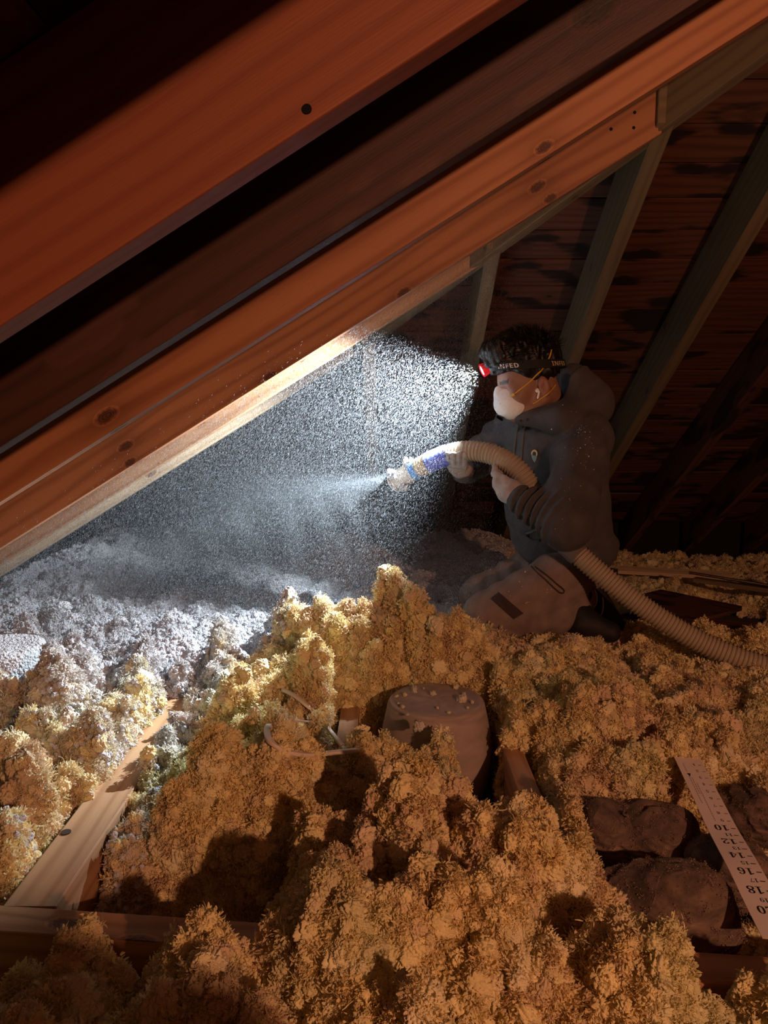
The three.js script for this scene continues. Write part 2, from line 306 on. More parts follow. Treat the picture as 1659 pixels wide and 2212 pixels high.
function yellowHeight(x, d) {
  let h = 0.025 + 0.05 * fbm(x * 2.2, d * 2.2, 3.3, 3);
  if (d > 1.75 && x > 0.1) h += 0.045 * smooth(1.75, 2.1, d) * smooth(0.1, 0.3, x) * smooth(2.9, 2.5, d);
  if (d > 2.4) h -= (0.07 + 0.09 * smooth(0.7, 1.0, x)) * smooth(2.45, 2.9, d);
  for (const b of BUMPS) h += G(x, d, b);
  let bare = 0, depth = 0;
  const wx = x + 0.02 * noise(x * 14, d * 14, 1), wd = d + 0.035 * noise(x * 9, d * 9, 2);
  for (const b of BARE) { const k = box(wx, wd, b); if (k * b[4] > bare * depth) { bare = k; depth = b[4]; } }
  return [h - bare * depth, bare];
}
const puff = (x, y, z) => Math.abs(noise(x, y, z)) * 1.6 - 0.37;
function fluff(x, d, bare) {
  const wx = x + 0.03 * noise(x * 8, d * 8, 5), wd = d + 0.03 * noise(x * 8, d * 8, 9), a = (1 - 0.6 * bare) * lerp(1, 0.45, smooth(1.75, 2.0, d) * smooth(0.15, 0.35, x)) * lerp(1, 0.7, smooth(0.35, 0.5, x));
  return a * (0.15 * puff(wx * 6.5, wd * 6.5, 0.3) + 0.075 * puff(wx * 16, wd * 16, 4.2) + 0.012 * puff(x * 38, d * 38, 7.7) + 0.005 * puff(x * 90, d * 90, 2.2));
}
// where blown cellulose lies on top of the yellow wool
function whiteEdge(x) { return x < -0.48 ? lerp(1.93, 2.12, smooth(-1.1, -0.48, x)) : x < 0.08 ? lerp(2.16, 2.3, smooth(-0.48, -0.2, x)) : 2.3; }
function whiteHeight(x, d) {
  let h = 0.06 + 0.05 * fbm(x * 2.4, d * 2.4, 11, 3) + 0.05 * smooth(2.6, 3.4, d) * smooth(0, -0.8, x) + 0.06 * Math.exp(-(((x + 0.66) / 0.12) ** 2) - ((d - 2.32) / 0.1) ** 2);
  h += 0.055 * puff(x * 5.5, d * 5.5, 29) + 0.026 * puff(x * 14, d * 14, 31) + 0.009 * puff(x * 38, d * 38, 33) + 0.006 * puff(x * 95, d * 95, 35);
  const edge = whiteEdge(x) + 0.05 * noise(x * 6, d * 6, 40), m = smooth(edge - 0.04, edge + 0.14, d) * smooth(0.75, 0.35, x - 0.12 * (d - 2.4));
  return [lerp(-0.16, h, m), m];
}
function field(height, d0, d1, step, across, wide, keep) {
  const rows = Math.ceil(Math.log(d1 / d0) / step), pos = [], ids = [], idx = [], extra = [];
  for (let j = 0; j <= rows; j++) {
    const d = d0 * Math.exp(j * step); ids.push([]);
    for (let i = 0; i <= across; i++) {
      const x = lerp(-wide, wide, i / across) * d, q = height(x, d);
      ids[j].push(keep(x, d, q) ? pos.length / 3 : -1);
      if (ids[j][i] < 0) continue;
      pos.push(x, q[0], -d); extra.push(q[1]);
    }
  }
  for (let j = 0; j < rows; j++) for (let i = 0; i < across; i++) { const a = ids[j][i], b = ids[j][i + 1], c = ids[j + 1][i + 1], e = ids[j + 1][i]; if (a >= 0 && b >= 0 && c >= 0 && e >= 0) idx.push(a, b, c, a, c, e); }
  const g = new THREE.BufferGeometry(); g.setAttribute('position', new THREE.BufferAttribute(new Float32Array(pos), 3)); g.setIndex(idx); g.computeVertexNormals(); g.setAttribute('uv', new THREE.BufferAttribute(new Float32Array(pos.length / 3 * 2).map((_, i) => i % 2 ? pos[(i >> 1) * 3 + 2] + pos[(i >> 1) * 3 + 1] * 0.8 : pos[(i >> 1) * 3] + pos[(i >> 1) * 3 + 1] * 0.5), 2)); return g;
}
const inRoof = (x, d, y) => y < underA(x) - 0.0 && y < underB(d) - 0.0 && x > EAVE_X + 0.1 && x < 3.2 && d < 4.9;
const YELLOW = [0.76, 0.64, 0.33], TAN_WOOL = [0.62, 0.47, 0.30], PALE_WOOL = [0.80, 0.73, 0.48], GREEN_WOOL = [0.60, 0.58, 0.33], GREY = [0.52, 0.505, 0.51], WHITE_C = [0.59, 0.585, 0.605], LILAC = [0.45, 0.43, 0.45];
function dusty(x, d) { return smooth(0.5, -0.15, (whiteEdge(x) - d) * (x < -0.45 ? 0.4 : 1.8) + 0.25 * noise(x * 5, d * 5, 21)) * smooth(0.15, -0.25, x); }
function woolColour(x, y, d, grain) {
  const a = fbm(x * 5, d * 5, 60 + y * 5, 3), b = fbm(x * 13, d * 13, 70 + y * 10, 2);
  let c = mix3(YELLOW, TAN_WOOL, smooth(-0.08, 0.28, a + grain * 0.25)); c = mix3(c, PALE_WOOL, smooth(0.02, 0.3, b) * 0.8); c = mix3(c, GREEN_WOOL, smooth(0.12, 0.3, fbm(x * 4 + 9, d * 4, 90, 2)) * 0.6);
  const w = dusty(x, d); return mix3(c, GREY, w * smooth(-0.25, 0.25, noise(x * 60, d * 60, y * 60) + w - 0.35));
}
const FUZZ = dataTexture(512, 512, (x, y) => { const u = x / 512, v = y / 512, k = 0.5 + 0.9 * fbm(u * 14, v * 14, 3, 5); return [k, k, k]; }); FUZZ.repeat.set(9, 9);
const WOOL = new THREE.MeshStandardMaterial({ vertexColors: true, roughness: 1, bumpMap: FUZZ, bumpScale: 0.009 });
const TUFT = new THREE.MeshPhysicalMaterial({ color: 0xffffff, roughness: 1, specularIntensity: 0.2 });
const yellowGeo = field((x, d) => { const [h, b] = yellowHeight(x, d); return [h + fluff(x, d, b), b]; }, 0.5, 4.9, 0.0042, 520, 0.86, (x, d, q) => inRoof(x, d, q[0]) && q[0] > BASE && !(d > 2.75 && x < 0.2));
paint(yellowGeo, (x, y, z) => woolColour(x, y, -z, 0));
const ground = (x, d) => { const [h, b] = yellowHeight(x, d); return h + fluff(x, d, b); };
function onWool(px, py, lift) { const r = sight(px, py).normalize(), p = V(0, EYE, 0).addScaledVector(r, 0.5); for (let i = 0; i < 4000 && p.y > ground(p.x, -p.z) + lift; i++) p.addScaledVector(r, 0.001); return p; }
const yellow = solo('fiberglass_insulation', yellowGeo, WOOL, 'loose yellow fibreglass insulation heaped over the joists across the whole floor', 'insulation', undefined, 'stuff');
const whiteGeo = field((x, d) => whiteHeight(x, d), 1.7, 4.9, 0.0042, 420, 0.8, (x, d, q) => q[1] > 0.02 && inRoof(x, d, q[0]));
paint(whiteGeo, (x, y, z) => mix3(mix3(WHITE_C, GREY, smooth(-0.2, 0.3, noise(x * 40, y * 40, z * 40))), LILAC, smooth(0, 0.3, fbm(x * 6, z * 6, 5, 3)) * 0.6));
const white = solo('cellulose_insulation', whiteGeo, WOOL, 'pale grey blown cellulose lying behind the yellow ridge in the headlamp light', 'insulation', undefined, 'stuff');

// tufts: popcorn-like nodules and torn wisps that sit on the two heaps
function nodule(seed, detail, rough, fine) {
  const g = mergeVertices(new THREE.IcosahedronGeometry(1, detail).deleteAttribute('uv').deleteAttribute('normal'), 1e-4), p = g.attributes.position, s = seed * 7.13;
  for (let i = 0; i < p.count; i++) {
    const x = p.getX(i), y = p.getY(i), z = p.getZ(i);
    const k = 0.62 + rough * (Math.abs(noise(x * 1.6 + s, y * 1.6, z * 1.6)) * 1.5 + Math.abs(noise(x * 3.7, y * 3.7 + s, z * 3.7)) * 0.8) + fine * (noise(x * 9, y * 9, z * 9 + s) + 0.6 * noise(x * 19, y * 19 + s, z * 19));
    p.setXYZ(i, x * k * (1 + 0.25 * noise(s, 1, 2)), y * k * 0.85, z * k);
  }
  g.computeVertexNormals(); return g;
}
function wisp(seed, n) {   // a torn tuft: short curled flakes of matted fibre round a common core
  const r = rng(seed), pos = [], idx = [];
  for (let k = 0; k < n; k++) {
    const dir = V(r() * 2 - 1, r() * 1.7 - 0.7, r() * 2 - 1).normalize(), root = dir.clone().multiplyScalar(0.25 + 0.6 * r()), long = r() < 0.1;
    const go = dir.clone().add(V(r() * 2 - 1, r() * 2 - 1, r() * 2 - 1).multiplyScalar(1.5)).normalize(), len = (0.2 + 0.26 * r()) * (long ? 2 : 1), w = (0.04 + 0.075 * r()) * (long ? 0.45 : 1), curl = V(r() * 2 - 1, r() * 2 - 1, r() * 2 - 1).multiplyScalar(1.5), S = 4;
    const side = go.clone().cross(V(r() - 0.5, r() - 0.5, r() - 0.5)).normalize(), p = root.clone(), t = go.clone(), o = pos.length / 3;
    for (let i = 0; i <= S; i++) {
      const f = i / S, ww = w * (0.55 + 0.75 * Math.sin(Math.PI * (0.15 + 0.75 * f))) * (1 - 0.45 * f), nn = t.clone().cross(side).normalize(), dent = ww * (0.35 + 0.3 * (r() - 0.5));
      pos.push(p.x - side.x * ww + nn.x * dent, p.y - side.y * ww + nn.y * dent, p.z - side.z * ww + nn.z * dent, p.x, p.y, p.z, p.x + side.x * ww + nn.x * dent, p.y + side.y * ww + nn.y * dent, p.z + side.z * ww + nn.z * dent);
      p.addScaledVector(t, len / S); t.addScaledVector(curl, 1 / S).normalize(); side.addScaledVector(t, -side.dot(t)).normalize();
      if (i) { const q = o + (i - 1) * 3; idx.push(q, q + 3, q + 1, q + 1, q + 3, q + 4, q + 1, q + 4, q + 2, q + 2, q + 4, q + 5); }
    }
  }
  const g = new THREE.BufferGeometry(); g.setAttribute('position', new THREE.Float32BufferAttribute(pos, 3)); g.setIndex(idx); g.computeVertexNormals(); return g;
}
function scatter(geo, seed, perArea, pick) {
  const r = rng(seed), p = geo.attributes.position, ix = geo.index.array, n = geo.attributes.normal;
  for (let i = 0; i < ix.length; i += 3) {
    const [a, b, c] = [ix[i], ix[i + 1], ix[i + 2]], A = V().fromBufferAttribute(p, a), B = V().fromBufferAttribute(p, b), C = V().fromBufferAttribute(p, c), d = -A.z;
    let m = B.clone().sub(A).cross(C.clone().sub(A)).length() / 2 * perArea(A.x, A.y, d);
    for (m += r(); m >= 1; m--) { let u = r(), v = r(); if (u + v > 1) { u = 1 - u; v = 1 - v; } pick(A.clone().addScaledVector(B.sub(A), u).addScaledVector(C.sub(A), v), V().fromBufferAttribute(n, a), r); m = m; B.add(A); C.add(A); }
  }
}
const UP = V(0, 1, 0);
function stand(pos, normal, r, size, lean = 0.5, flat = 1) {
  const q = new THREE.Quaternion().setFromUnitVectors(UP, normal.clone().lerp(V(r() - 0.5, r() - 0.2, r() - 0.5), lean).normalize()).multiply(new THREE.Quaternion().setFromAxisAngle(UP, r() * 6.283));
  return new THREE.Matrix4().compose(pos, q, V(size * (0.8 + r() * 0.5), size * flat * (0.8 + r() * 0.5), size * (0.8 + r() * 0.5)));
}
{
  const NOD = [1, 2, 3, 4, 5].map((s) => nodule(s, 12, 0.34, 0.13)), WSP = [1, 2, 3, 4].map((s) => wisp(s * 31, 120));
  const lists = NOD.map(() => [[], []]), wl = WSP.map(() => [[], []]);
  scatter(yellowGeo, 101, (x, y, d) => 4800 / clamp(d * d, 0.9, 6), (p, n, r) => {
    const k = Math.floor(r() * NOD.length), d = -p.z, size = (0.006 + 0.015 * r() * r()) * clamp(0.75 + d * 0.28, 0.9, 1.5);
    lists[k][0].push(stand(p.addScaledVector(n, size * 0.15), n, r, size, 0.4));
    const c = woolColour(p.x, p.y, d, r() * 2 - 1), f = 0.9 + r() * 0.22; lists[k][1].push(new THREE.Color(c[0] * f, c[1] * f, c[2] * f));
  });
  scatter(yellowGeo, 102, (x, y, d) => 4700 / clamp(Math.pow(d, 1.25), 0.9, 3.6), (p, n, r) => {
        const k = Math.floor(r() * WSP.length), d = -p.z, size = (0.008 + 0.012 * r()) * clamp(0.75 + d * 0.25, 0.9, 1.35);
    wl[k][0].push(stand(p, n, r, size, 0.5));
    const c = woolColour(p.x, p.y, d, r() * 2 - 1), f = 1.05 + r() * 0.25; wl[k][1].push(new THREE.Color(c[0] * f, c[1] * f, c[2] * f));
  });
  NOD.forEach((g, k) => copies('tuft' + (k ? '_00' + k : ''), g, TUFT, lists[k][0], yellow, lists[k][1]));
  const thin = new THREE.MeshPhysicalMaterial({ color: 0xffffff, roughness: 1, transmission: 0.35, thickness: 0, side: THREE.DoubleSide });
  WSP.forEach((g, k) => copies('wisp' + (k ? '_00' + k : ''), g, thin, wl[k][0], yellow, wl[k][1]));
  const CN = [11, 12, 13].map((s) => nodule(s, 5, 0.5, 0.2)), cl = CN.map(() => [[], []]);
  scatter(whiteGeo, 103, (x, y, d) => 26000 / clamp(d * d, 3, 9), (p, n, r) => {
    const k = Math.floor(r() * CN.length), size = 0.004 + 0.007 * r() * r();
    cl[k][0].push(stand(p, n, r, size, 0.4)); const f = 0.8 + r() * 0.3, c = mix3(WHITE_C, LILAC, r() * 0.7); cl[k][1].push(new THREE.Color(c[0] * f, c[1] * f, c[2] * f));
  });
  // cellulose crumbs that have drifted onto the yellow wool
  scatter(yellowGeo, 104, (x, y, d) => dusty(x, d) > 0.25 ? 9000 * dusty(x, d) / clamp(d * d, 1, 6) : 0, (p, n, r) => {
    const k = Math.floor(r() * CN.length); cl[k][0].push(stand(p.addScaledVector(n, 0.008), n, r, 0.0035 + 0.005 * r(), 0.4)); const f = 0.85 + r() * 0.25; cl[k][1].push(new THREE.Color(WHITE_C[0] * f, WHITE_C[1] * f, WHITE_C[2] * f));
  });
  CN.forEach((g, k) => copies('crumb' + (k ? '_00' + k : ''), g, TUFT, cl[k][0], white, cl[k][1]));
  console.log('tufts', lists.map((l) => l[0].length), wl.map((l) => l[0].length), cl.map((l) => l[0].length));
}
// ------------------------------------------------------------------ things on the floor
const onY = (px, py, y) => { const r = sight(px, py); return r.multiplyScalar((y - EYE) / r.y).add(V(0, EYE, 0)); };
const plain = (c, roughness = 0.8, more = {}) => new THREE.MeshStandardMaterial({ color: new THREE.Color(c), roughness, ...more });
function speckle(seed, base, spread, scale) {
  const t = dataTexture(512, 512, (x, y) => { const n = fbm(x / 512 * scale, y / 512 * scale, seed, 4), k = 1 + n * spread; return [base[0] * k, base[1] * k, base[2] * k]; }, true);
  t.wrapS = t.wrapT = THREE.RepeatWrapping; return t;
}
function lightHood(label, x, y, z, squash, material) {
  const t = thing('light_hood', label, 'light cover'); t.position.set(x, BASE, z);
  const hgt = y - BASE, pr = [[0, hgt], [0.06, hgt], [0.108, hgt - 0.001], [0.1165, hgt - 0.003], [0.1205, hgt - 0.007], [0.1235, hgt - 0.014], [0.127, hgt - 0.03], [0.1365, hgt - 0.075], [0.142, hgt - 0.11], [0.142, hgt - 0.15], [0.136, hgt - 0.2], [0.128, 0]].map(([r, h]) => new THREE.Vector2(r, Math.max(0, h)));
  const g = new THREE.LatheGeometry(pr.reverse(), 96), p = g.attributes.position;
  for (let i = 0; i < p.count; i++) { const a = p.getX(i), b = p.getY(i), c = p.getZ(i), k = 1 + 0.006 * noise(a * 9, b * 9, c * 9) + 0.004 * noise(a * 50, b * 50, c * 50); p.setXYZ(i, a * k, b * (1 + 0.006 * noise(a * 30, 3, c * 30)), c * k * squash); }
  g.computeVertexNormals(); part('shell', g, material, t); return t;
}
const HOODTEX = speckle(3, [0.66, 0.59, 0.55], 0.3, 9);
const HOOD = new THREE.MeshStandardMaterial({ map: HOODTEX, bumpMap: HOODTEX, bumpScale: 0.003, roughness: 0.95 });
const hood = lightHood('round tan light cover with bits of insulation on its flat top, between two joists', 0.133, 0.075, -1.88, 1, HOOD);
{ // bits of wool that fell on the cover
  const r = rng(77), N = nodule(3, 5, 0.5, 0.2), list = [], cols = [];
  for (const [px, py, s] of [[895, 1492, 0.011], [875, 1502, 0.006], [857, 1505, 0.005], [935, 1500, 0.008], [998, 1513, 0.013], [1003, 1503, 0.007], [985, 1486, 0.008], [870, 1528, 0.006], [945, 1530, 0.004], [1010, 1530, 0.005], [880, 1545, 0.005], [970, 1540, 0.004], [860, 1520, 0.004], [915, 1488, 0.004], [1020, 1518, 0.005], [905, 1572, 0.013], [900, 1562, 0.007]]) {
    const p = onY(px, py, 0.077); list.push(stand(p.sub(hood.position).add(V(0, s * 0.3, 0)), UP, r, s, 0.5)); const c = mix3(YELLOW, GREY, r()); cols.push(new THREE.Color(...c));
  }
  copies('fallen_wool', N, TUFT, list, hood, cols);
}
const hood2 = lightHood('pale light cover coated in grey cellulose at the left edge of the picture', -1.115, 0.125, -2.16, 1, new THREE.MeshStandardMaterial({ color: 0xc4c3c6, roughness: 1 }));
{ const r = rng(78), list = [], cols = [], N = nodule(12, 3, 0.5, 0.2), g = hood2.children[0].geometry.clone(); g.setIndex(g.index);
  scatter(g, 79, () => 60000, (p, n) => { list.push(stand(p, n, r, 0.0025 + 0.0035 * r(), 0.4)); const f = 0.85 + 0.2 * r(); cols.push(new THREE.Color(WHITE_C[0] * f, WHITE_C[1] * f, WHITE_C[2] * f)); });
  copies('crumb', N, TUFT, list, hood2, cols); }

function ribbon(points, w, thick, segments = 60, up = UP) {   // a flat cable or strip: rounded rectangle swept along a curve
  const c = new THREE.CatmullRomCurve3(points, false, 'centripetal'), pos = [], idx = [], uv = [], prof = []; let s = 0, last = null;
  for (let k = 0; k < 12; k++) { const a = k / 12 * 2 * Math.PI; prof.push([Math.sign(Math.cos(a)) * Math.pow(Math.abs(Math.cos(a)), 0.45) * w / 2, Math.sign(Math.sin(a)) * Math.pow(Math.abs(Math.sin(a)), 0.45) * thick / 2]); }
  for (let i = 0; i <= segments; i++) {
    const p = c.getPointAt(i / segments), t = c.getTangentAt(i / segments), side = t.clone().cross(up).normalize(), nn = side.clone().cross(t).normalize();
    if (last) s += p.distanceTo(last); last = p;
    prof.forEach(([a, b], k) => { pos.push(...p.clone().addScaledVector(side, a).addScaledVector(nn, b).toArray()); uv.push(s, k / 12); });
    if (i) for (let k = 0; k < 12; k++) { const o = (i - 1) * 12, q = (k + 1) % 12; idx.push(o + k, o + 12 + k, o + 12 + q, o + k, o + 12 + q, o + q); }
  }
  for (const o of [0, segments * 12]) for (let k = 1; k < 11; k++) o ? idx.push(o, o + k + 1, o + k) : idx.push(o, o + k, o + k + 1);
  const g = new THREE.BufferGeometry(); g.setAttribute('position', new THREE.Float32BufferAttribute(pos, 3)); g.setAttribute('uv', new THREE.Float32BufferAttribute(uv, 2)); g.setIndex(idx); g.computeVertexNormals(); return g;
}
{ const sheath = plain(0xe6d6c4, 0.45);
  const t = thing('electrical_cable', 'white flat electrical cable looping over the wool left of the round light cover', 'cable');
  const W3 = (list, lift) => { const p = list.map(([x, y]) => onWool(x, y, lift)); return p.map((q, k) => k && k < p.length - 1 ? q.clone().multiplyScalar(0.5).addScaledVector(p[k - 1], 0.25).addScaledVector(p[k + 1], 0.25) : q); };
  part('strand', ribbon(W3([[612, 1490], [640, 1503], [668, 1525], [697, 1560], [722, 1590], [747, 1620]], 0.036), 0.011, 0.008), sheath, t);
  part('strand', ribbon(W3([[580, 1566], [573, 1582], [582, 1604], [607, 1622], [645, 1632], [690, 1630], [735, 1623], [778, 1620]], 0.036), 0.013, 0.008), sheath, t);
  part('strand', ribbon(W3([[634, 1557], [650, 1558], [668, 1559]], 0.034), 0.010, 0.005, 12), sheath, t);
  const u = thing('thin_wire', 'thin dark wire curling out of the grey cellulose behind the yellow peak', 'wire');
  part('strand', new THREE.TubeGeometry(new THREE.CatmullRomCurve3([onY(780, 1284, 0.09), onY(795, 1283, 0.14), onY(815, 1290, 0.15), onY(838, 1303, 0.12)]), 30, 0.0022, 8), plain(0x8a7f78, 0.6), u);
}
{ // paper depth strip, printed in inches that run towards the camera
  const cw = 2048, ch = 224, cv = document.createElement('canvas'); cv.width = cw; cv.height = ch; const c = cv.getContext('2d'), inch = cw / 22;
  c.fillStyle = '#efe0d8'; c.fillRect(0, 0, cw, ch); c.fillStyle = '#17110f';
  for (let n = 1; n <= 21; n++) {
    const x = (n + 0.2) * inch; c.fillRect(x - 3, n % 2 ? 22 : 14, n >= 10 ? 9 : 6, n >= 10 ? 34 : 26);
    const big = n >= 10 && n % 2 === 0; c.save(); c.translate(x + (big ? -34 : -20), n >= 10 ? 62 : 70); c.rotate(Math.PI / 2);
    c.font = (big ? 'bold 96px' : n >= 10 ? 'bold 52px' : 'bold 46px') + ' serif'; c.textBaseline = 'alphabetic'; c.fillText(String(n), 0, 0); c.restore();
  }
  c.fillStyle = '#6d4f49';
  for (const [x0, x1, y] of [[1.0, 2.3, 168], [3.2, 5.6, 150], [3.0, 6.9, 168], [4.0, 7.8, 132], [7.8, 9.3, 132]]) for (let x = x0 * inch; x < x1 * inch; x += 9) c.fillRect(x, y + (Math.sin(x * 12.9) > 0 ? 0 : 3), 5 + Math.sin(x * 3) * 2, 7);
  c.fillStyle = '#17110f'; c.beginPath(); c.moveTo(2.6 * inch, 150); c.lineTo(3.1 * inch, 166); c.lineTo(2.6 * inch, 182); c.closePath(); c.fill();
  const tex = new THREE.CanvasTexture(cv); tex.colorSpace = THREE.SRGBColorSpace;
  const path = new THREE.CatmullRomCurve3([onY(1484, 1636, 0.035), onY(1532, 1732, 0.02), onY(1561, 1790, 0.015), onY(1606, 1870, 0.022), onY(1647, 1950, 0.02), onY(1690, 2030, 0.02)], false, 'centripetal');
  const L = path.getLength(), pos = [], uv = [], idx = [], S = 60, wd = 0.056;
  for (let i = 0; i <= S; i++) {
    const p = path.getPointAt(i / S), tg = path.getTangentAt(i / S), side = V(1, 0, 0).addScaledVector(tg, -tg.x).normalize(), u = (i / S) * L / (0.0254 * 22);
    for (const [k, e] of [[-0.5, 0], [0.5, 0], [0.5, 0.0012], [-0.5, 0.0012]]) { pos.push(...p.clone().addScaledVector(side, k * wd).add(V(0, e - 0.0012, 0)).toArray()); uv.push(u + (i ? 0 : k * 0), k > 0 ? 1 : 0); }
    if (i) for (let k = 0; k < 4; k++) { const o = (i - 1) * 4, q = (k + 1) % 4; idx.push(o + k, o + q, o + 4 + q, o + k, o + 4 + q, o + 4 + k); }
  }
  const g = new THREE.BufferGeometry(); g.setAttribute('position', new THREE.Float32BufferAttribute(pos, 3)); g.setAttribute('uv', new THREE.Float32BufferAttribute(uv, 2)); g.setIndex(idx); const g2 = g.toNonIndexed(); g2.computeVertexNormals();
  solo('depth_ruler', g2, new THREE.MeshStandardMaterial({ map: tex, roughness: 0.75, side: THREE.DoubleSide }), 'pale paper depth strip printed with black inch numbers, lying at the right', 'ruler');
}
{ // old brown batts in the pit at lower right
  const fibre = dataTexture(512, 512, (x, y) => { const u = x / 512, v = y / 512, n = fbm(u * 5 + 0.6 * noise(u * 3, v * 3, 1), v * 26, 2, 4); const k = 1 + n * 0.9; return [0.42 * k, 0.345 * k, 0.30 * k]; }, true); fibre.wrapS = fibre.wrapT = THREE.RepeatWrapping; fibre.repeat.set(4, 4);
  const mat = new THREE.MeshStandardMaterial({ map: fibre, bumpMap: fibre, bumpScale: 0.008, roughness: 1 });
  const FRINGE = wisp(77, 14);
  for (const [px, py, y, r, label] of [
    [1300, 1800, -0.055, [0.07, 0.05, 0.07], 'brown fibrous batt piece beside the right joist end, smallest of the batts'],
    [1395, 1815, -0.06, [0.085, 0.055, 0.07], 'brown fibrous batt piece in the middle of the dark pit at lower right'],
    [1425, 1985, -0.06, [0.115, 0.07, 0.075], 'large brown fibrous batt piece lying against the cross beam, nearest of the batts'],
    [1560, 1880, -0.07, [0.07, 0.05, 0.06], 'brown fibrous batt piece half hidden under the paper depth strip'],
    [1640, 1760, -0.06, [0.07, 0.045, 0.08], 'brown fibrous batt piece right of the paper depth strip']]) {
    const c = onY(px, py, y), s = px * 0.013;
    r.forEach((v, k) => { r[k] = v * 1.22; });
    const f = (p) => { const x = p[0], yy = p[1], z = p[2], w = noise(x * 9 + s, yy * 9, z * 9); return ellipsoid(p, [0, 0, 0], r) + 0.020 * w + 0.006 * Math.sin((yy * 1.5 + x * 0.4 + z * 0.5) * 150 + 9 * w) * smooth(-0.2, 0.3, noise(x * 12, yy * 12 + s, z * 12)) + 0.004 * fbm(x * 60, yy * 60 + s, z * 60, 3); };
    const g = nets([-r[0] - 0.03, -r[1] - 0.03, -r[2] - 0.03], [r[0] + 0.03, r[1] + 0.03, r[2] + 0.03], 0.0035, f);
    const b = solo('mineral_wool_batt', g, mat, label, 'insulation', 'old brown batts in the pit'); b.position.copy(c);
    const fr = [], fc = []; scatter(g, 300 + px, () => 7000, (p, n, rr) => { fr.push(stand(p, n, rr, 0.004 + 0.005 * rr(), 0.8)); const k = 0.17 + 0.10 * rr(); fc.push(new THREE.Color(k * 1.25, k * 0.85, k * 0.66)); });
    copies('fibre', FRINGE, TUFT, fr, b, fc);
  }
}
{ // boards, pipe and plate on the floor behind the hose
  const brd = (label, a, b, w, mat, y, roll = 0) => { const A = onY(...a, y), B = onY(...b, y), L = A.distanceTo(B), t = thing('loose_board', label, 'board'); t.position.copy(A); t.rotation.y = -Math.atan2(B.z - A.z, B.x - A.x); const m = part('board', timber(L, 0.02, w, 0, 0.3), mat, t); m.position.y = -0.02; m.rotation.x = roll; return t; };
  brd('brown loose board on the floor behind the corrugated hose, farther of the two', [1383, 1284], [1560, 1322], 0.32, BOARD, 0.0);
  brd('brown loose board on the floor behind the hose, nearer of the two', [1440, 1338], [1700, 1362], 0.14, BOARD, 0.03);
  brd('pale splintered board strip at the foot of the back slope', [1335, 1226], [1580, 1240], 0.07, PALE, -0.05, 0.25);
  const A = onY(1489, 1237, 0.03), B = onY(1700, 1271, 0.03);
  const t = thing('metal_pipe', 'thin shiny metal pipe lying along the floor at the right edge', 'pipe');
  part('tube', new THREE.TubeGeometry(new THREE.LineCurve3(A, B), 8, 0.007, 14), plain(0xb08a6a, 0.25, { metalness: 0.9 }), t);
  const lo = onY(1500, 1256, -0.01), lb = onY(1700, 1285, -0.01); const s = thing('wood_strip', 'dull wooden strip just below the shiny metal pipe', 'board'); s.position.copy(lo); s.rotation.y = -Math.atan2(lb.z - lo.z, lb.x - lo.x); part('board', timber(lo.distanceTo(lb), 0.02, 0.05, 0, 0.9), GREENISH, s);
}
// ------------------------------------------------------------------ blower hose
const HOSE = new THREE.CatmullRomCurve3([[1790, 1470, 2.08], [1680, 1447, 2.1], [1600, 1423, 2.13], [1520, 1390, 2.17], [1440, 1345, 2.21], [1370, 1297, 2.25], [1310, 1250, 2.29], [1255, 1203, 2.33], [1212, 1160, 2.37], [1178, 1110, 2.4], [1150, 1058, 2.42], [1122, 1018, 2.44], [1085, 991, 2.47], [1045, 977, 2.5], [1005, 974, 2.53], [965, 983, 2.57], [925, 1000, 2.6], [888, 1020, 2.64], [852, 1042, 2.68]].map((p) => at(...p)), false, 'centripetal');
const HOSE_L = HOSE.getLength();
function sweep(curve, s0, s1, step, around, radius, caps = true) {
  const n = Math.max(2, Math.round((s1 - s0) / step)), pos = [], idx = [], L = curve.getLength(); let side = null;
  for (let i = 0; i <= n; i++) {
    const s = lerp(s0, s1, i / n), u = clamp(s / L, 0, 1), p = curve.getPointAt(u), t = curve.getTangentAt(u);
    side = side ? side.addScaledVector(t, -side.dot(t)).normalize() : V(0, 0, 1).cross(t).normalize(); const up = t.clone().cross(side);
    for (let k = 0; k < around; k++) { const a = k / around * 2 * Math.PI, r = radius(s, a); pos.push(p.x + r * (Math.cos(a) * side.x + Math.sin(a) * up.x), p.y + r * (Math.cos(a) * side.y + Math.sin(a) * up.y), p.z + r * (Math.cos(a) * side.z + Math.sin(a) * up.z)); }
    if (i) for (let k = 0; k < around; k++) { const o = (i - 1) * around, q = (k + 1) % around; idx.push(o + k, o + q, o + around + q, o + k, o + around + q, o + around + k); }
  }
  const g = new THREE.BufferGeometry(); g.setAttribute('position', new THREE.Float32BufferAttribute(pos, 3)); g.setIndex(idx); g.computeVertexNormals(); return g;
}
const atHose = (px, py) => { let best = 0, bd = 1e9; for (let i = 0; i <= 600; i++) { const p = HOSE.getPointAt(i / 600), r = sight(px, py).normalize(), v = p.clone().sub(V(0, EYE, 0)), d = v.sub(r.clone().multiplyScalar(v.dot(r))).length(); if (d < bd) { bd = d; best = i / 600; } } return best * HOSE_L; };
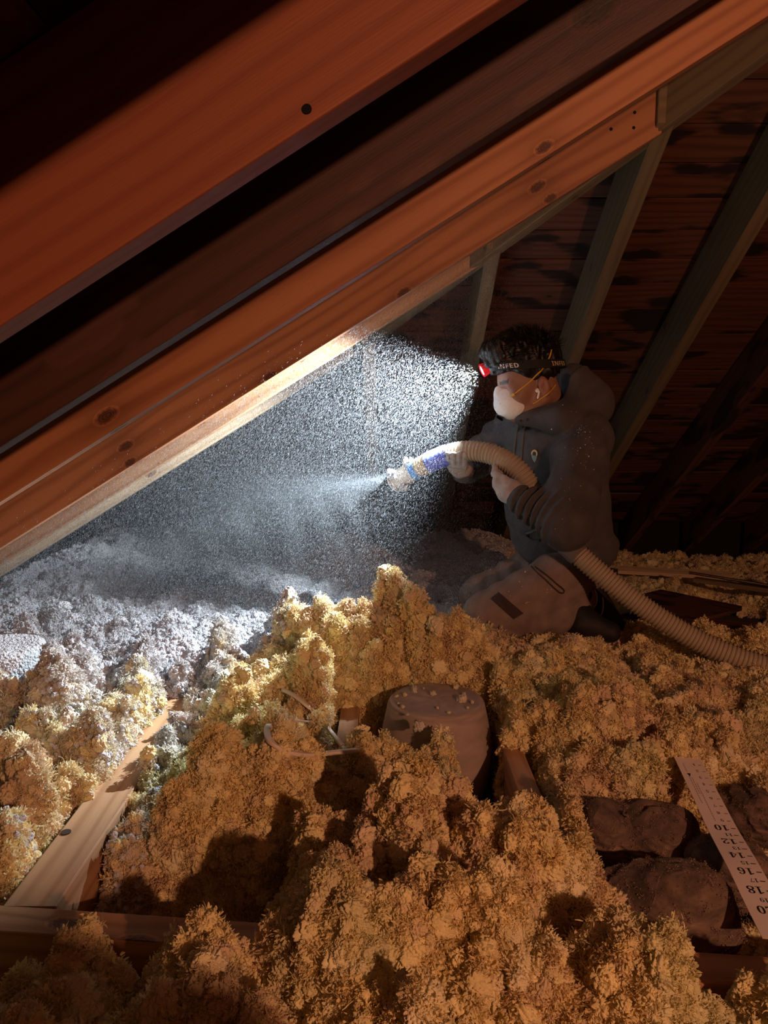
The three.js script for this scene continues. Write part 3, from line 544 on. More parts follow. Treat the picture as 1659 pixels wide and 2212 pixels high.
{
  const t = thing('blower_hose', 'long tan corrugated blower hose held by the kneeling worker', 'hose'), PIT = 0.0116, R = 0.0345;
  const crest = (s) => Math.pow(Math.abs(Math.cos(Math.PI * s / PIT)), 3.5), sEnd = HOSE_L - 0.002, sBlue0 = atHose(972, 983), sBlue1 = atHose(926, 1000), sY1 = atHose(904, 1011), sB1 = atHose(894, 1017), sA0 = atHose(1246, 1196), sA1 = atHose(1195, 1142);
  part('corrugated_tube', sweep(HOSE, 0, sBlue0 + 0.01, 0.0011, 32, (s) => R - 0.005 + 0.005 * crest(s)), plain(0xaa9b84, 0.6), t);
  part('grey_sleeve', sweep(HOSE, sA0 - 0.012, sA1 + 0.02, 0.004, 32, (s, a) => R + 0.002 + 0.002 * noise(s * 60, a * 2, 3) + 0.001 * noise(s * 200, a * 5, 1)), plain(0x6b6259, 0.7), t, 'grey taped sleeve on the hose under the arm');
  part('blue_tape', sweep(HOSE, sBlue0, sBlue1, 0.003, 32, (s, a) => R + 0.0015 + 0.001 * noise(s * 80, a * 2, 8)), plain(0x5a62c8, 0.45), t, 'violet blue tape band');
  const short = (s0, s1) => sweep(HOSE, s0, s1, 0.0009, 32, (s) => R - 0.006 + 0.006 * Math.pow(Math.abs(Math.cos(Math.PI * s / 0.0105)), 2.5));
  part('yellow_coupling', short(sBlue1, sY1), plain(0xd0bd8c, 0.55), t, 'cream ribbed coupling');
  part('blue_ring', sweep(HOSE, sY1, sB1, 0.002, 32, () => R + 0.0005), plain(0x4f8fd8, 0.4), t, 'bright blue ring');
  part('nozzle', short(sB1, sEnd), plain(0xe6e4da, 0.5), t, 'white ribbed nozzle');
  const end = HOSE.getPointAt(1), dir = HOSE.getTangentAt(1), rim = new THREE.TorusGeometry(R - 0.001, 0.0035, 10, 40); rim.applyQuaternion(new THREE.Quaternion().setFromUnitVectors(V(0, 0, 1), dir)).translate(end.x, end.y, end.z);
  part('nozzle_rim', rim, plain(0xe6e4da, 0.5), t);
  const r = rng(91), cuff = [], cc = [], N = nodule(14, 5, 0.5, 0.25);   // lint stuck to the nozzle
  for (const [px, py, n, sp] of [[880, 995, 26, 0.012], [845, 1022, 26, 0.012], [872, 1055, 18, 0.010]]) for (let i = 0; i < n; i++) { const p = at(px, py, 2.63).add(V((r() - 0.5) * 2 * sp, (r() - 0.5) * 2 * sp, (r() - 0.5) * 3 * sp)); cuff.push(stand(p, UP, r, 0.004 + 0.004 * r(), 1)); cc.push(new THREE.Color(...WHITE_C)); }
  copies('lint', N, TUFT, cuff, t, cc);
}
// ------------------------------------------------------------------ the worker
{
  const t = thing('person', 'worker in dark hoodie, grey work trousers, white mask and headlamp kneeling and aiming the hose', 'person');
  const J = (x, y, d) => P3(at(x, y, d));
  const pelvis = J(1228, 1200, 2.62), belly = J(1205, 1110, 2.62), chest = J(1200, 1000, 2.63), neckB = J(1195, 900, 2.6);
  const sL = J(1262, 948, 2.46), sR = J(1122, 918, 2.76), eL = J(1222, 1132, 2.25), wL = J(1126, 1080, 2.35), eR = J(1046, 982, 2.86), wR = J(1003, 1018, 2.64);
  const hipL = J(1212, 1252, 2.47), hipR = J(1165, 1232, 2.72), kL = J(1055, 1332, 2.33), kR = J(1040, 1290, 2.68), aL = J(1235, 1322, 2.45), aR = J(1250, 1300, 2.62);
  // head frame: origin between the ears, forward, up, and towards the viewer
  const TILT = 0.33, YAW = 0.12, HS = 0.97, fwd = V(-Math.cos(TILT) * Math.cos(YAW), -Math.sin(TILT), Math.cos(TILT) * Math.sin(YAW)), lft = V(0, 1, 0).cross(fwd).normalize(), up = fwd.clone().cross(lft).normalize();
  const O = at(1163, 838, 2.45).addScaledVector(lft, -0.076).add(V(0.003, 0.005, 0)), B4 = new THREE.Matrix4().makeBasis(fwd, up, lft).setPosition(O).multiply(new THREE.Matrix4().makeScale(HS, HS, HS)), INV = B4.clone().invert();
  const toHead = (p) => { const v = V(...p).applyMatrix4(INV); return [v.x, v.y, v.z]; }, fromHead = (x, y, z) => V(x, y, z).applyMatrix4(B4);

  // --- skin: head with face, neck, trunk and limbs as one surface
  const face = (q) => {
    const m = [q[0], q[1], Math.abs(q[2])];
    let f = ellipsoid(q, [0.004, 0.052, 0], [0.098, 0.088, 0.076]);
    f = smin(f, ellipsoid(q, [0.048, -0.02, 0], [0.056, 0.077, 0.06]), 0.04);
    f = smin(f, capsule(m, [-0.008, -0.043, 0.054], [0.072, -0.079, 0.014], 0.02, 0.018), 0.03);
    f = smin(f, capsule(m, [0.09, 0.038, 0], [0.078, 0.036, 0.04], 0.012, 0.011), 0.02);
    f = smin(f, ball(m, [0.064, -0.008, 0.042], 0.026), 0.025);
    f = smax(f, -ball(m, [0.108, 0.016, 0.033], 0.017), 0.014);
    f = smin(f, ball(m, [0.079, 0.017, 0.033], 0.0135), 0.004);                       // eyeball under the lid
    f = smin(f, capsule(m, [0.091, 0.0125, 0.022], [0.083, 0.0125, 0.045], 0.002, 0.002), 0.004);
    f = smin(f, capsule(q, [0.096, 0.03, 0], [0.12, -0.012, 0], 0.008, 0.012), 0.014);
    f = smin(f, ball(m, [0.106, -0.018, 0.011], 0.009), 0.008);
    f = smin(f, capsule(q, [0.101, -0.045, -0.016], [0.101, -0.045, 0.016], 0.006, 0.006), 0.008);
    f = smin(f, capsule(q, [0.099, -0.056, -0.014], [0.099, -0.056, 0.014], 0.007, 0.007), 0.008);
    f = smin(f, ball(q, [0.084, -0.076, 0], 0.019), 0.02);
    let ear = ellipsoid(m, [-0.016, -0.004, 0.077], [0.019, 0.033, 0.011]);
    ear = smax(ear, -ball(m, [-0.010, -0.008, 0.094], 0.0125), 0.006);
    ear = smax(ear, -ellipsoid(m, [-0.018, 0.004, 0.092], [0.010, 0.015, 0.007]), 0.004);
    return smin(f, ear, 0.008);
  };
  const neckTop = P3(fromHead(-0.03, -0.03, 0)), skinF = (p) => smin(face(toHead(p)), capsule(p, neckTop, neckB, 0.056, 0.06), 0.03);
  const c0 = O, headGeo = nets([c0.x - 0.17, c0.y - 0.2, c0.z - 0.13], [c0.x + 0.15, c0.y + 0.17, c0.z + 0.13], 0.0036, skinF);
  const inner = (p) => {
    let f = capsule(p, neckB, chest, 0.06, 0.11); f = smin(f, capsule(p, chest, pelvis, 0.11, 0.12), 0.05); f = smin(f, capsule(p, sL, sR, 0.05, 0.05), 0.06);
    for (const [a, b, ra, rb] of [[sL, eL, 0.045, 0.038], [eL, wL, 0.037, 0.027], [sR, eR, 0.045, 0.038], [eR, wR, 0.037, 0.027], [hipL, kL, 0.075, 0.05], [kL, aL, 0.05, 0.036], [hipR, kR, 0.075, 0.05], [kR, aR, 0.05, 0.036]]) f = smin(f, capsule(p, a, b, ra, rb), 0.03);
    return f;
  };
  const trunkGeo = nets([-0.02 + Math.min(kL[0], wR[0]) - 0.1, 0.0, -3.05], [0.95, neckB[1] - 0.02, -2.1], 0.014, inner);
  const LIPS = [0.26, 0.11, 0.085], SKIN = [0.29, 0.15, 0.10];
  const skinGeo = mergeGeometries([headGeo, trunkGeo]);
  paint(skinGeo, (x, y, z) => { const q = toHead([x, y, z]); let c = SKIN; const n = fbm(x * 60, y * 60, z * 60, 3); c = mix3(c, [0.24, 0.11, 0.07], smooth(0, 0.4, n) * 0.5); if (Math.abs(q[2]) > 0.072 && q[0] < 0.01) c = mix3(c, [0.34, 0.14, 0.10], 0.5); if (q[0] > 0.095 && q[1] < -0.038 && q[1] > -0.063) c = LIPS; if (q[0] > 0.075 && Math.abs(q[1] - 0.047) < 0.006 && Math.abs(q[2]) > 0.014 && Math.abs(q[2]) < 0.052) c = [0.03, 0.02, 0.016]; if (Math.abs(q[1] - 0.0115) < 0.0022 && Math.abs(Math.abs(q[2]) - 0.034) < 0.015 && q[0] > 0.07) c = [0.03, 0.02, 0.02]; return c; });
  part('body', skinGeo, new THREE.MeshPhysicalMaterial({ vertexColors: true, roughness: 0.55, sheen: 0.2, sheenRoughness: 0.5, sheenColor: new THREE.Color(0.6, 0.4, 0.3) }), t);

  // --- hair: a cap with tufted surface and separate locks
  const hairF = (p) => {
    const q = toHead(p); let f = ellipsoid(q, [-0.008, 0.086, 0], [0.113, 0.104, 0.09]);
    f = smin(f, ellipsoid(q, [0.064, 0.144, 0], [0.068, 0.052, 0.07]), 0.04);
    f += 0.012 * noise(q[0] * 30 + q[1] * 10, q[1] * 18, q[2] * 34) + 0.007 * noise(q[0] * 70, q[1] * 30, q[2] * 80) - 0.002;
    f = smax(f, -(q[1] - (q[0] > 0 ? 0.075 - 0.055 * smooth(0.075, 0.0, q[0]) : 0.02 - 0.05 * smooth(0.0, -0.05, q[0]))), 0.01);
    return f;
  };
  const hairGeo = nets([c0.x - 0.2, c0.y - 0.12, c0.z - 0.14], [c0.x + 0.17, c0.y + 0.24, c0.z + 0.14], 0.0042, hairF);
  const locks = [], hr = rng(404);
  for (let i = 0; i < 1500; i++) {
    const th = hr() * 6.283, ph = Math.acos(1 - hr() * 0.95), dir = V(Math.sin(ph) * Math.cos(th), Math.cos(ph), Math.sin(ph) * Math.sin(th)), root = V(-0.008 + dir.x * 0.104, 0.088 + dir.y * 0.098, dir.z * 0.08);
    if (root.x > 0.07 && root.y < 0.11) continue;
    const flow = dir.clone().multiplyScalar(0.75).add(V(0.45 + (hr() - 0.5) * 0.6, 0.15 - (root.y < 0.08 ? 0.7 : 0), (hr() - 0.5) * 0.7)).normalize(), L = 0.022 + hr() * 0.034, droop = V((hr() - 0.3) * 0.6, -0.7, (hr() - 0.5) * 0.6);
    const pts = [0, 0.35, 0.7, 1].map((k) => { const v = root.clone().addScaledVector(flow, L * k).addScaledVector(droop, L * 0.35 * k * k); return fromHead(v.x, v.y, v.z); });
    const curve = new THREE.CatmullRomCurve3(pts), w = 0.0009 + hr() * 0.0014, pos = [], idx = [];
    for (let s = 0; s <= 5; s++) { const q = curve.getPoint(s / 5), tg = curve.getTangent(s / 5), a = tg.clone().cross(V(0.3, 0.5, 0.8)).normalize(), b = tg.clone().cross(a), rr = w * (1 - 0.9 * s / 5); for (let k = 0; k < 4; k++) { const an = k * 1.571; pos.push(...q.clone().addScaledVector(a, Math.cos(an) * rr).addScaledVector(b, Math.sin(an) * rr).toArray()); } if (s) for (let k = 0; k < 4; k++) { const o = (s - 1) * 4, m = (k + 1) % 4; idx.push(o + k, o + m, o + 4 + m, o + k, o + 4 + m, o + 4 + k); } }
    const g = new THREE.BufferGeometry(); g.setAttribute('position', new THREE.Float32BufferAttribute(pos, 3)); g.setIndex(idx); g.computeVertexNormals(); locks.push(g);
  }
  hairGeo.deleteAttribute('uv');
  part('hair', mergeGeometries([hairGeo, ...locks]), new THREE.MeshStandardMaterial({ color: 0x120c0a, roughness: 0.5 }), t, 'short thick black hair');

  // --- mask, straps, earbud
  const maskF = (p) => {
    const q = toHead(p); let f = ellipsoid(q, [0.072, -0.026, 0], [0.07, 0.06, 0.062]);
    f = smin(f, ellipsoid(q, [0.112, 0.018, 0], [0.016, 0.022, 0.017]), 0.02);
    f = smax(f, -((q[0] - 0.098) * 0.80 + (q[1] - 0.036) * -0.6), 0.006);
    return f + 0.0012 * Math.sin(Math.hypot(q[0] - 0.15, q[1]) * 190) * smooth(0.1, 0.13, q[0]) * 0.4 + 0.0006 * noise(p[0] * 70, p[1] * 70, p[2] * 70);
  };
  const maskMat = new THREE.MeshStandardMaterial({ color: 0xf0eeea, roughness: 0.85 });
  const mk = part('mask', nets([c0.x - 0.19, c0.y - 0.16, c0.z - 0.09], [c0.x + 0.02, c0.y + 0.08, c0.z + 0.09], 0.003, maskF), maskMat, t, 'white cup dust mask');
  const fl = new THREE.CylinderGeometry(0.012, 0.013, 0.006, 20).rotateZ(Math.PI / 2).toNonIndexed(); fl.applyMatrix4(B4.clone().multiply(new THREE.Matrix4().makeTranslation(0.136, -0.062, 0.004).multiply(new THREE.Matrix4().makeRotationZ(-0.65)))); part('valve', fl, plain(0xd9cfc8, 0.6), mk);
  // --- headlamp with strap, red housing and printed strap
  const LC = toHead(P3(at(1046, 797, 2.525))), ly = LC[1];
  const ringPts = []; for (let i = 0; i <= 96; i++) { const a = i / 96 * 2 * Math.PI, x = -0.004 + 0.121 * Math.cos(a), z = 0.096 * Math.sin(a); ringPts.push([x, ly - 0.07 * (1 - Math.cos(a)) * 0.5, z]); }
  { const pos = [], idx = [], uv = [], h = 0.014; ringPts.forEach(([x, y, z], i) => { const k = 1 + 0.003 / 0.1; for (const [yy, m] of [[-h, k], [h, k], [h, 1], [-h, 1]]) { pos.push(...fromHead(x * m, y + yy, z * m).toArray()); uv.push(i / 96, yy > 0 ? 1 : 0); } if (i) for (let k2 = 0; k2 < 4; k2++) { const o = (i - 1) * 4, q = (k2 + 1) % 4; idx.push(o + k2, o + q, o + 4 + q, o + k2, o + 4 + q, o + 4 + k2); } });
    const cv = document.createElement('canvas'); cv.width = 2048; cv.height = 96; const c = cv.getContext('2d'); c.fillStyle = '#17130f'; c.fillRect(0, 0, 2048, 96); c.fillStyle = '#d8d0ca'; c.font = 'bold 70px sans-serif'; c.textAlign = 'center'; c.save(); c.translate(1024 * 0.272, 74); c.scale(-1, 1); c.restore();
    c.save(); c.translate(270, 75); c.fillText('INFED', 0, 0); c.restore(); c.fillStyle = '#b8a888'; c.fillText('INFED', 760, 75);
    const tx = new THREE.CanvasTexture(cv); tx.colorSpace = THREE.SRGBColorSpace;
    const g = new THREE.BufferGeometry(); g.setAttribute('position', new THREE.Float32BufferAttribute(pos, 3)); g.setAttribute('uv', new THREE.Float32BufferAttribute(uv, 2)); g.setIndex(idx); const g2 = g.toNonIndexed(); g2.computeVertexNormals();
    part('headlamp_strap', g2, new THREE.MeshStandardMaterial({ map: tx, roughness: 0.8, side: THREE.DoubleSide }), t, 'black elastic headlamp strap with white print'); }
  const lampDir = V(-0.895, -0.43, 0.07).normalize(), lq = new THREE.Quaternion().setFromUnitVectors(V(0, 0, 1), lampDir), lp = at(1047, 798, 2.525);
  const mv = (g) => g.applyQuaternion(lq).translate(lp.x, lp.y, lp.z);
  const red = new THREE.MeshStandardMaterial({ color: 0xe01420, roughness: 0.35, emissive: new THREE.Color(1, 0.02, 0.03), emissiveIntensity: 0.35 });
  const housing = part('headlamp', mv(new THREE.LatheGeometry([[0, -0.02], [0.014, -0.02], [0.019, -0.012], [0.021, 0], [0.0225, 0.008], [0.022, 0.011], [0.0175, 0.011], [0.0165, 0.006]].map(([r, y]) => new THREE.Vector2(r, y)), 40).rotateX(Math.PI / 2)), red, t, 'red glowing headlamp housing');
  part('lens', mv(new THREE.CylinderGeometry(0.0165, 0.0165, 0.002, 32).rotateX(Math.PI / 2).translate(0, 0, 0.007)), new THREE.MeshStandardMaterial({ color: 0xffffff, emissive: new THREE.Color(...HEAD_COLOUR), emissiveIntensity: 12 }), housing);
  part('mount_plate', mv(new THREE.BoxGeometry(0.034, 0.034, 0.008).translate(0, 0, -0.023)), plain(0x15110f, 0.5), housing);
  const spot = new THREE.SpotLight(new THREE.Color(...HEAD_COLOUR), HEAD_POWER, 0, THREE.MathUtils.degToRad(HEAD_CONE), 0.4, 2); spot.name = 'headlamp_glow'; spot.castShadow = true; spot.shadow.radius = 0.6;
  spot.position.copy(lp).addScaledVector(lampDir, 0.018); spot.target.position.copy(lp).addScaledVector(lampDir, 1); spot.target.updateMatrixWorld(); t.add(spot); t.add(spot.target);

  // --- hoodie
  const yawT = Math.atan2(sL[2] - sR[2], sL[0] - sR[0]), lat = V(sL[0] - sR[0], 0, sL[2] - sR[2]).normalize(), front = V(0, 1, 0).cross(lat).multiplyScalar(-1).normalize();
  const fr = front.x < 0 ? front : front.clone().negate();
  const tl = (p, c) => { const x = p[0] - c[0], y = p[1] - c[1], z = p[2] - c[2]; return [x * fr.x + z * fr.z, y, x * lat.x + z * lat.z]; };
  const fold = (p, a, b, amp, waves, ph) => { const bx = b[0] - a[0], by = b[1] - a[1], bz = b[2] - a[2], L2 = bx * bx + by * by + bz * bz, tt = ((p[0] - a[0]) * bx + (p[1] - a[1]) * by + (p[2] - a[2]) * bz) / L2; return amp * Math.sin(tt * waves + ph + 2.2 * noise(p[0] * 9, p[1] * 9, p[2] * 9 + ph)) * smooth(-0.1, 0.1, tt) * smooth(1.15, 0.9, tt); };
  const armL = (p) => {
    const w = fbm(p[0] * 11, p[1] * 11, p[2] * 11, 2);
    let a = capsule(p, sL, eL, 0.092, 0.078) + fold(p, sL, eL, 0.006, 15, 1) + 0.012 * w;
    let b = capsule(p, eL, wL, 0.07, 0.046) + fold(p, eL, wL, 0.0095, 34, 0.4);
    return smin(a, b, 0.03);
  };
  const armR = (p) => smin(capsule(p, sR, eR, 0.085, 0.07) + fold(p, sR, eR, 0.006, 16, 2), capsule(p, eR, wR, 0.065, 0.043) + fold(p, eR, wR, 0.007, 26, 1), 0.03);
  const torso = (p) => {
    let f = ellipsoid(tl(p, chest), [0, 0, 0], [0.15, 0.19, 0.2]);
    f = smin(f, ellipsoid(tl(p, belly), [0.005, 0, 0], [0.165, 0.16, 0.19]), 0.08);
    f = smin(f, ellipsoid(tl(p, pelvis), [0.01, 0.03, 0], [0.16, 0.10, 0.18]), 0.06);
    f = smin(f, capsule(p, sL, sR, 0.075, 0.075), 0.08);
    f = smin(f, capsule(p, neckB, chest, 0.075, 0.1), 0.06);
    f += 0.012 * fbm(p[0] * 7, p[1] * 5, p[2] * 7, 3) + 0.004 * Math.sin(p[1] * 70 + 4 * noise(p[0] * 8, p[1] * 6, p[2] * 8)) * smooth(belly[1] + 0.02, pelvis[1] + 0.04, p[1]);
    const k = tl(p, pelvis); f = smax(f, -(k[1] + 0.045 - 0.25 * k[0] * smooth(0.05, -0.2, k[0]) * -1 + 0.0 + 0.015 * noise(p[0] * 10, 3, p[2] * 10)), 0.03);        // hem
    return f;
  };
  const hoodC = J(1248, 868, 2.6), collarC = J(1185, 893, 2.58);
  const hoodF = (p) => {
    let f = capsule(p, J1248, J1285, 0.05, 0.062);
    f = smin(f, capsule(p, J1285, J1180, 0.06, 0.05), 0.06);
    f = smin(f, capsule(p, J1180, J1128, 0.042, 0.03), 0.04);
    f = smin(f, capsule(p, J1248b, J1270, 0.05, 0.06), 0.06);
    f = smin(f, capsule(p, J1270, J1128b, 0.05, 0.03), 0.06);
    f += 0.008 * fbm(p[0] * 10, p[1] * 10, p[2] * 10, 2);
    f = smax(f, -capsule(p, neckHole, headHole, 0.07, 0.104), 0.012);
    return f;
  };
  const J1248 = J(1242, 812, 2.5), J1248b = J(1238, 815, 2.68), J1285 = J(1276, 872, 2.52), J1180 = J(1216, 906, 2.45), J1128 = J(1130, 900, 2.5), J1270 = J(1262, 870, 2.72), J1128b = J(1122, 890, 2.66), neckHole = J(1165, 893, 2.575), headHole = J(1196, 785, 2.55);
  const hoodieF = (p) => { let f = smin(torso(p), armL(p), 0.018); f = smin(f, armR(p), 0.02); f = smin(f, hoodF(p), 0.012); f = smax(f, -capsule(p, neckHole, headHole, 0.066, 0.10), 0.01); return f + 0.0012 * noise(p[0] * 120, p[1] * 120, p[2] * 120); };
  const fleece = speckle(8, [0.285, 0.275, 0.275], 0.25, 26);
  const hoodieMat = new THREE.MeshPhysicalMaterial({ map: fleece, roughness: 0.95, sheen: 0.5, sheenRoughness: 0.6, sheenColor: new THREE.Color(0.25, 0.24, 0.24) });
  const hoodieGeo = nets([eR[0] - 0.16, pelvis[1] - 0.1, -3.02], [0.98, neckB[1] + 0.2, -2.1], 0.0075, hoodieF);
  const hoodie = part('hoodie', hoodieGeo, hoodieMat, t, 'dark charcoal hooded sweatshirt dusted with white flecks');
  const hit = (px, py, f, a = 2.0, b = 3.0) => { const r = sight(px, py).normalize(), p = V(0, EYE, 0).addScaledVector(r, a); for (let i = 0; i < 300; i++) { const d = f([p.x, p.y, p.z]); if (d < 0.0006) break; p.addScaledVector(r, Math.max(0.0008, d * 0.6)); } return p; };
  const normalAt = (p, f) => { const e = 0.003; return V(f([p.x + e, p.y, p.z]) - f([p.x - e, p.y, p.z]), f([p.x, p.y + e, p.z]) - f([p.x, p.y - e, p.z]), f([p.x, p.y, p.z + e]) - f([p.x, p.y, p.z - e])).normalize(); };
  const on = (list, f, lift) => list.map(([x, y]) => { const p = hit(x, y, f); return p.addScaledVector(normalAt(p, f), lift); });
  { const headAll = (p) => Math.min(skinF(p), hairF(p), maskF(p)), STRAP = plain(0xd9a53a, 0.55), cord = (list, w) => { const raw = on(list, headAll, 0.0035); return new THREE.TubeGeometry(new THREE.CatmullRomCurve3(raw, false, 'centripetal'), 70, w, 8); };
    part('mask_strap', mergeGeometries([cord([[1106, 855], [1116, 848], [1128, 838], [1138, 829], [1148, 820], [1158, 810], [1168, 801]], 0.0024), cord([[1168, 801], [1176, 789], [1182, 778], [1187, 768], [1190, 757]], 0.0024), cord([[1106, 855], [1113, 851]], 0.005)]), STRAP, t, 'yellow elastic mask strap');
    part('mask_strap', cord([[1150, 872], [1160, 867], [1170, 860], [1182, 850], [1192, 840], [1198, 832]], 0.0024), STRAP, t, 'yellow elastic mask strap');
    const b0 = hit(1161, 843, headAll).addScaledVector(fwd, 0.001), bud = mergeGeometries([new THREE.SphereGeometry(0.0075, 16, 12), new THREE.CapsuleGeometry(0.0036, 0.019, 6, 12).rotateZ(-0.2).translate(0.003, -0.014, 0.003)]);
    part('earbud', bud, plain(0xf4efe8, 0.25), t, 'white wireless earbud').position.copy(b0).addScaledVector(lft, 0.002); }
  const cordMat = plain(0x5a5552, 0.9);
  for (const l of [[[1140, 905], [1134, 930], [1130, 960], [1128, 990], [1126, 1006]], [[1126, 908], [1119, 930], [1114, 960], [1112, 985], [1111, 1003]]]) part('drawstring', new THREE.TubeGeometry(new THREE.CatmullRomCurve3(on(l, hoodieF, 0.003)), 40, 0.0034, 8), cordMat, hoodie);
  part('pocket_edge', new THREE.TubeGeometry(new THREE.CatmullRomCurve3(on([[1168, 1140], [1150, 1148], [1140, 1158], [1148, 1166], [1166, 1168]], hoodieF, 0.0)), 40, 0.004, 8), hoodieMat, hoodie);
  { // round chest emblem: cream ring over a teal drop
    const cv = document.createElement('canvas'); cv.width = 128; cv.height = 192; const c = cv.getContext('2d'); c.fillStyle = '#33302f'; c.fillRect(0, 0, 128, 192);
    c.fillStyle = '#7fa6a4'; c.beginPath(); c.moveTo(12, 74); c.bezierCurveTo(16, 130, 40, 160, 70, 186); c.bezierCurveTo(100, 150, 116, 110, 116, 74); c.fill();
    c.fillStyle = '#d9cf98'; c.beginPath(); c.arc(64, 64, 56, Math.PI * 0.93, Math.PI * 2.2); c.arc(64, 64, 30, Math.PI * 2.2, Math.PI * 0.93, true); c.fill(); c.fillStyle = '#4a3a1e'; c.beginPath(); c.arc(64, 68, 27, 0, 7); c.fill(); c.fillStyle = '#7fa6a4'; c.beginPath(); c.moveTo(44, 110); c.lineTo(58, 78); c.lineTo(70, 92); c.lineTo(80, 112); c.fill();
    const tx = new THREE.CanvasTexture(cv); tx.colorSpace = THREE.SRGBColorSpace;
    const N = 12, pos = [], uv = [], idx = []; for (let j = 0; j <= N; j++) for (let i = 0; i <= N; i++) { const u = i / N, v = j / N; const p = on([[lerp(1147, 1163, u), lerp(1000, 970, v)]], hoodieF, 0.0022)[0]; pos.push(...p.toArray()); uv.push(u, v); }
    for (let j = 0; j < N; j++) for (let i = 0; i < N; i++) { const a = j * (N + 1) + i, x = ((i + 0.5) / N - 0.5) * 2, y = (j + 0.5) / N, w = y > 0.62 ? Math.sqrt(Math.max(0, 1 - ((y - 0.66) / 0.34) ** 2)) : Math.pow(y / 0.62, 0.6); if (Math.abs(x) > w + 0.05) continue; idx.push(a, a + 1, a + N + 2, a, a + N + 2, a + N + 1); }
    const g = new THREE.BufferGeometry(); g.setAttribute('position', new THREE.Float32BufferAttribute(pos, 3)); g.setAttribute('uv', new THREE.Float32BufferAttribute(uv, 2)); g.setIndex(idx); g.computeVertexNormals(); part('emblem', g, new THREE.MeshStandardMaterial({ map: tx, roughness: 0.7, side: THREE.DoubleSide }), hoodie, 'cream ring emblem with teal drop'); }
  { const r = rng(55), list = [], N = nodule(15, 2, 0.4, 0.2); // white flecks
    for (const [cx, cy, sx, sy, n] of [[1250, 930, 18, 10, 20], [1262, 960, 26, 24, 12], [1265, 995, 20, 18, 9], [1235, 990, 40, 50, 12], [1200, 1080, 40, 50, 10], [1200, 900, 30, 40, 7], [1290, 930, 16, 14, 4]]) for (let i = 0; i < n; i++) { const g1 = (r() + r() + r() - 1.5) * 1.2, g2 = (r() + r() + r() - 1.5) * 1.2, p = hit(cx + g1 * sx, cy + g2 * sy, hoodieF); if (hoodieF([p.x, p.y, p.z]) < 0.002) list.push(stand(p, normalAt(p, hoodieF), r, 0.0007 + 0.0021 * r() * r(), 1)); }
    copies('fleck', N, plain(0xe9e2dc, 1), list, hoodie); }

  // --- trousers
  const pantsF = (p) => {
    const w = fbm(p[0] * 12, p[1] * 12, p[2] * 12, 3);
    let a = capsule(p, hipL, kL, 0.098, 0.076) + fold(p, hipL, kL, 0.003, 20, 2), b = capsule(p, kL, aL, 0.078, 0.066) + fold(p, kL, aL, 0.005, 22, 0);
    let l = smin(a, b, 0.025), c = capsule(p, hipR, kR, 0.095, 0.072) + fold(p, hipR, kR, 0.004, 22, 1), d = capsule(p, kR, aR, 0.075, 0.06);
    let f = smin(l, smin(c, d, 0.03), 0.006); f = smin(f, ellipsoid(tl(p, pelvis), [0.0, -0.05, 0], [0.12, 0.09, 0.15]), 0.04);
    return f + 0.0025 * w + 0.003 * Math.sin(60 * (p[0] * 0.5 + p[1]) + 5 * noise(p[0] * 7, p[1] * 7, p[2] * 7)) * smooth(0.17, 0.05, Math.hypot(p[0] - kL[0] - 0.05, p[1] - kL[1])) + 0.0008 * noise(p[0] * 90, p[1] * 90, p[2] * 90);
  };
  const canvas = speckle(9, [0.50, 0.44, 0.41], 0.22, 30);
  const pants = part('trousers', nets([Math.min(kL[0], kR[0]) - 0.13, 0.02, -2.98], [0.86, pelvis[1] + 0.12, -2.2], 0.007, pantsF), new THREE.MeshStandardMaterial({ map: canvas, roughness: 0.95 }), t, 'dusty grey-brown work trousers');
  const patch = (corners, n, lift, mat, name, label) => { const pos = [], idx = [], [A, B, C, D] = corners, P = (u, v) => [lerp(lerp(A[0], B[0], u), lerp(D[0], C[0], u), v), lerp(lerp(A[1], B[1], u), lerp(D[1], C[1], u), v)]; const top = [], M = n + 1;
    for (let j = 0; j <= n; j++) for (let i = 0; i <= n; i++) { const edge = i === 0 || j === 0 || i === n || j === n; top.push(on([P(i / n, j / n)], pantsF, edge ? 0.0005 : lift)[0]); }
    top.forEach((p) => pos.push(...p.toArray())); for (let j = 0; j < n; j++) for (let i = 0; i < n; i++) { const a = j * M + i; idx.push(a, a + M, a + M + 1, a, a + M + 1, a + 1); }
    const g = new THREE.BufferGeometry(); g.setAttribute('position', new THREE.Float32BufferAttribute(pos, 3)); g.setIndex(idx); g.computeVertexNormals(); return part(name, g, mat, pants, label); };
  const darkCloth = plain(0x3b2f2b, 0.9); darkCloth.side = THREE.DoubleSide;
  patch([[1059, 1293], [1077, 1279], [1131, 1325], [1109, 1338]], 14, 0.003, darkCloth, 'pocket_flap', 'dark cargo pocket flap');
  part('zip', new THREE.TubeGeometry(new THREE.CatmullRomCurve3(on([[1143, 1219], [1160, 1228], [1180, 1243], [1200, 1260], [1217, 1274], [1219, 1279], [1212, 1281], [1196, 1270], [1178, 1253], [1160, 1237], [1148, 1224]], pantsF, 0.0015)), 80, 0.0026, 6), darkCloth, pants, 'dark pocket zip');

  { const r = rng(56), list = [], N = nodule(16, 2, 0.4, 0.2);
    for (const [cx, cy, sx, sy, n] of [[1137, 1234, 5, 4, 5], [1140, 1300, 6, 5, 4], [1050, 1230, 12, 8, 8], [1030, 1345, 22, 22, 16], [1100, 1270, 60, 50, 16], [1185, 1280, 12, 10, 5]]) for (let i = 0; i < n; i++) { const p = hit(cx + (r() + r() - 1) * sx, cy + (r() + r() - 1) * sy, pantsF); if (pantsF([p.x, p.y, p.z]) < 0.002) list.push(stand(p, normalAt(p, pantsF), r, 0.0007 + 0.002 * r() * r(), 1)); }
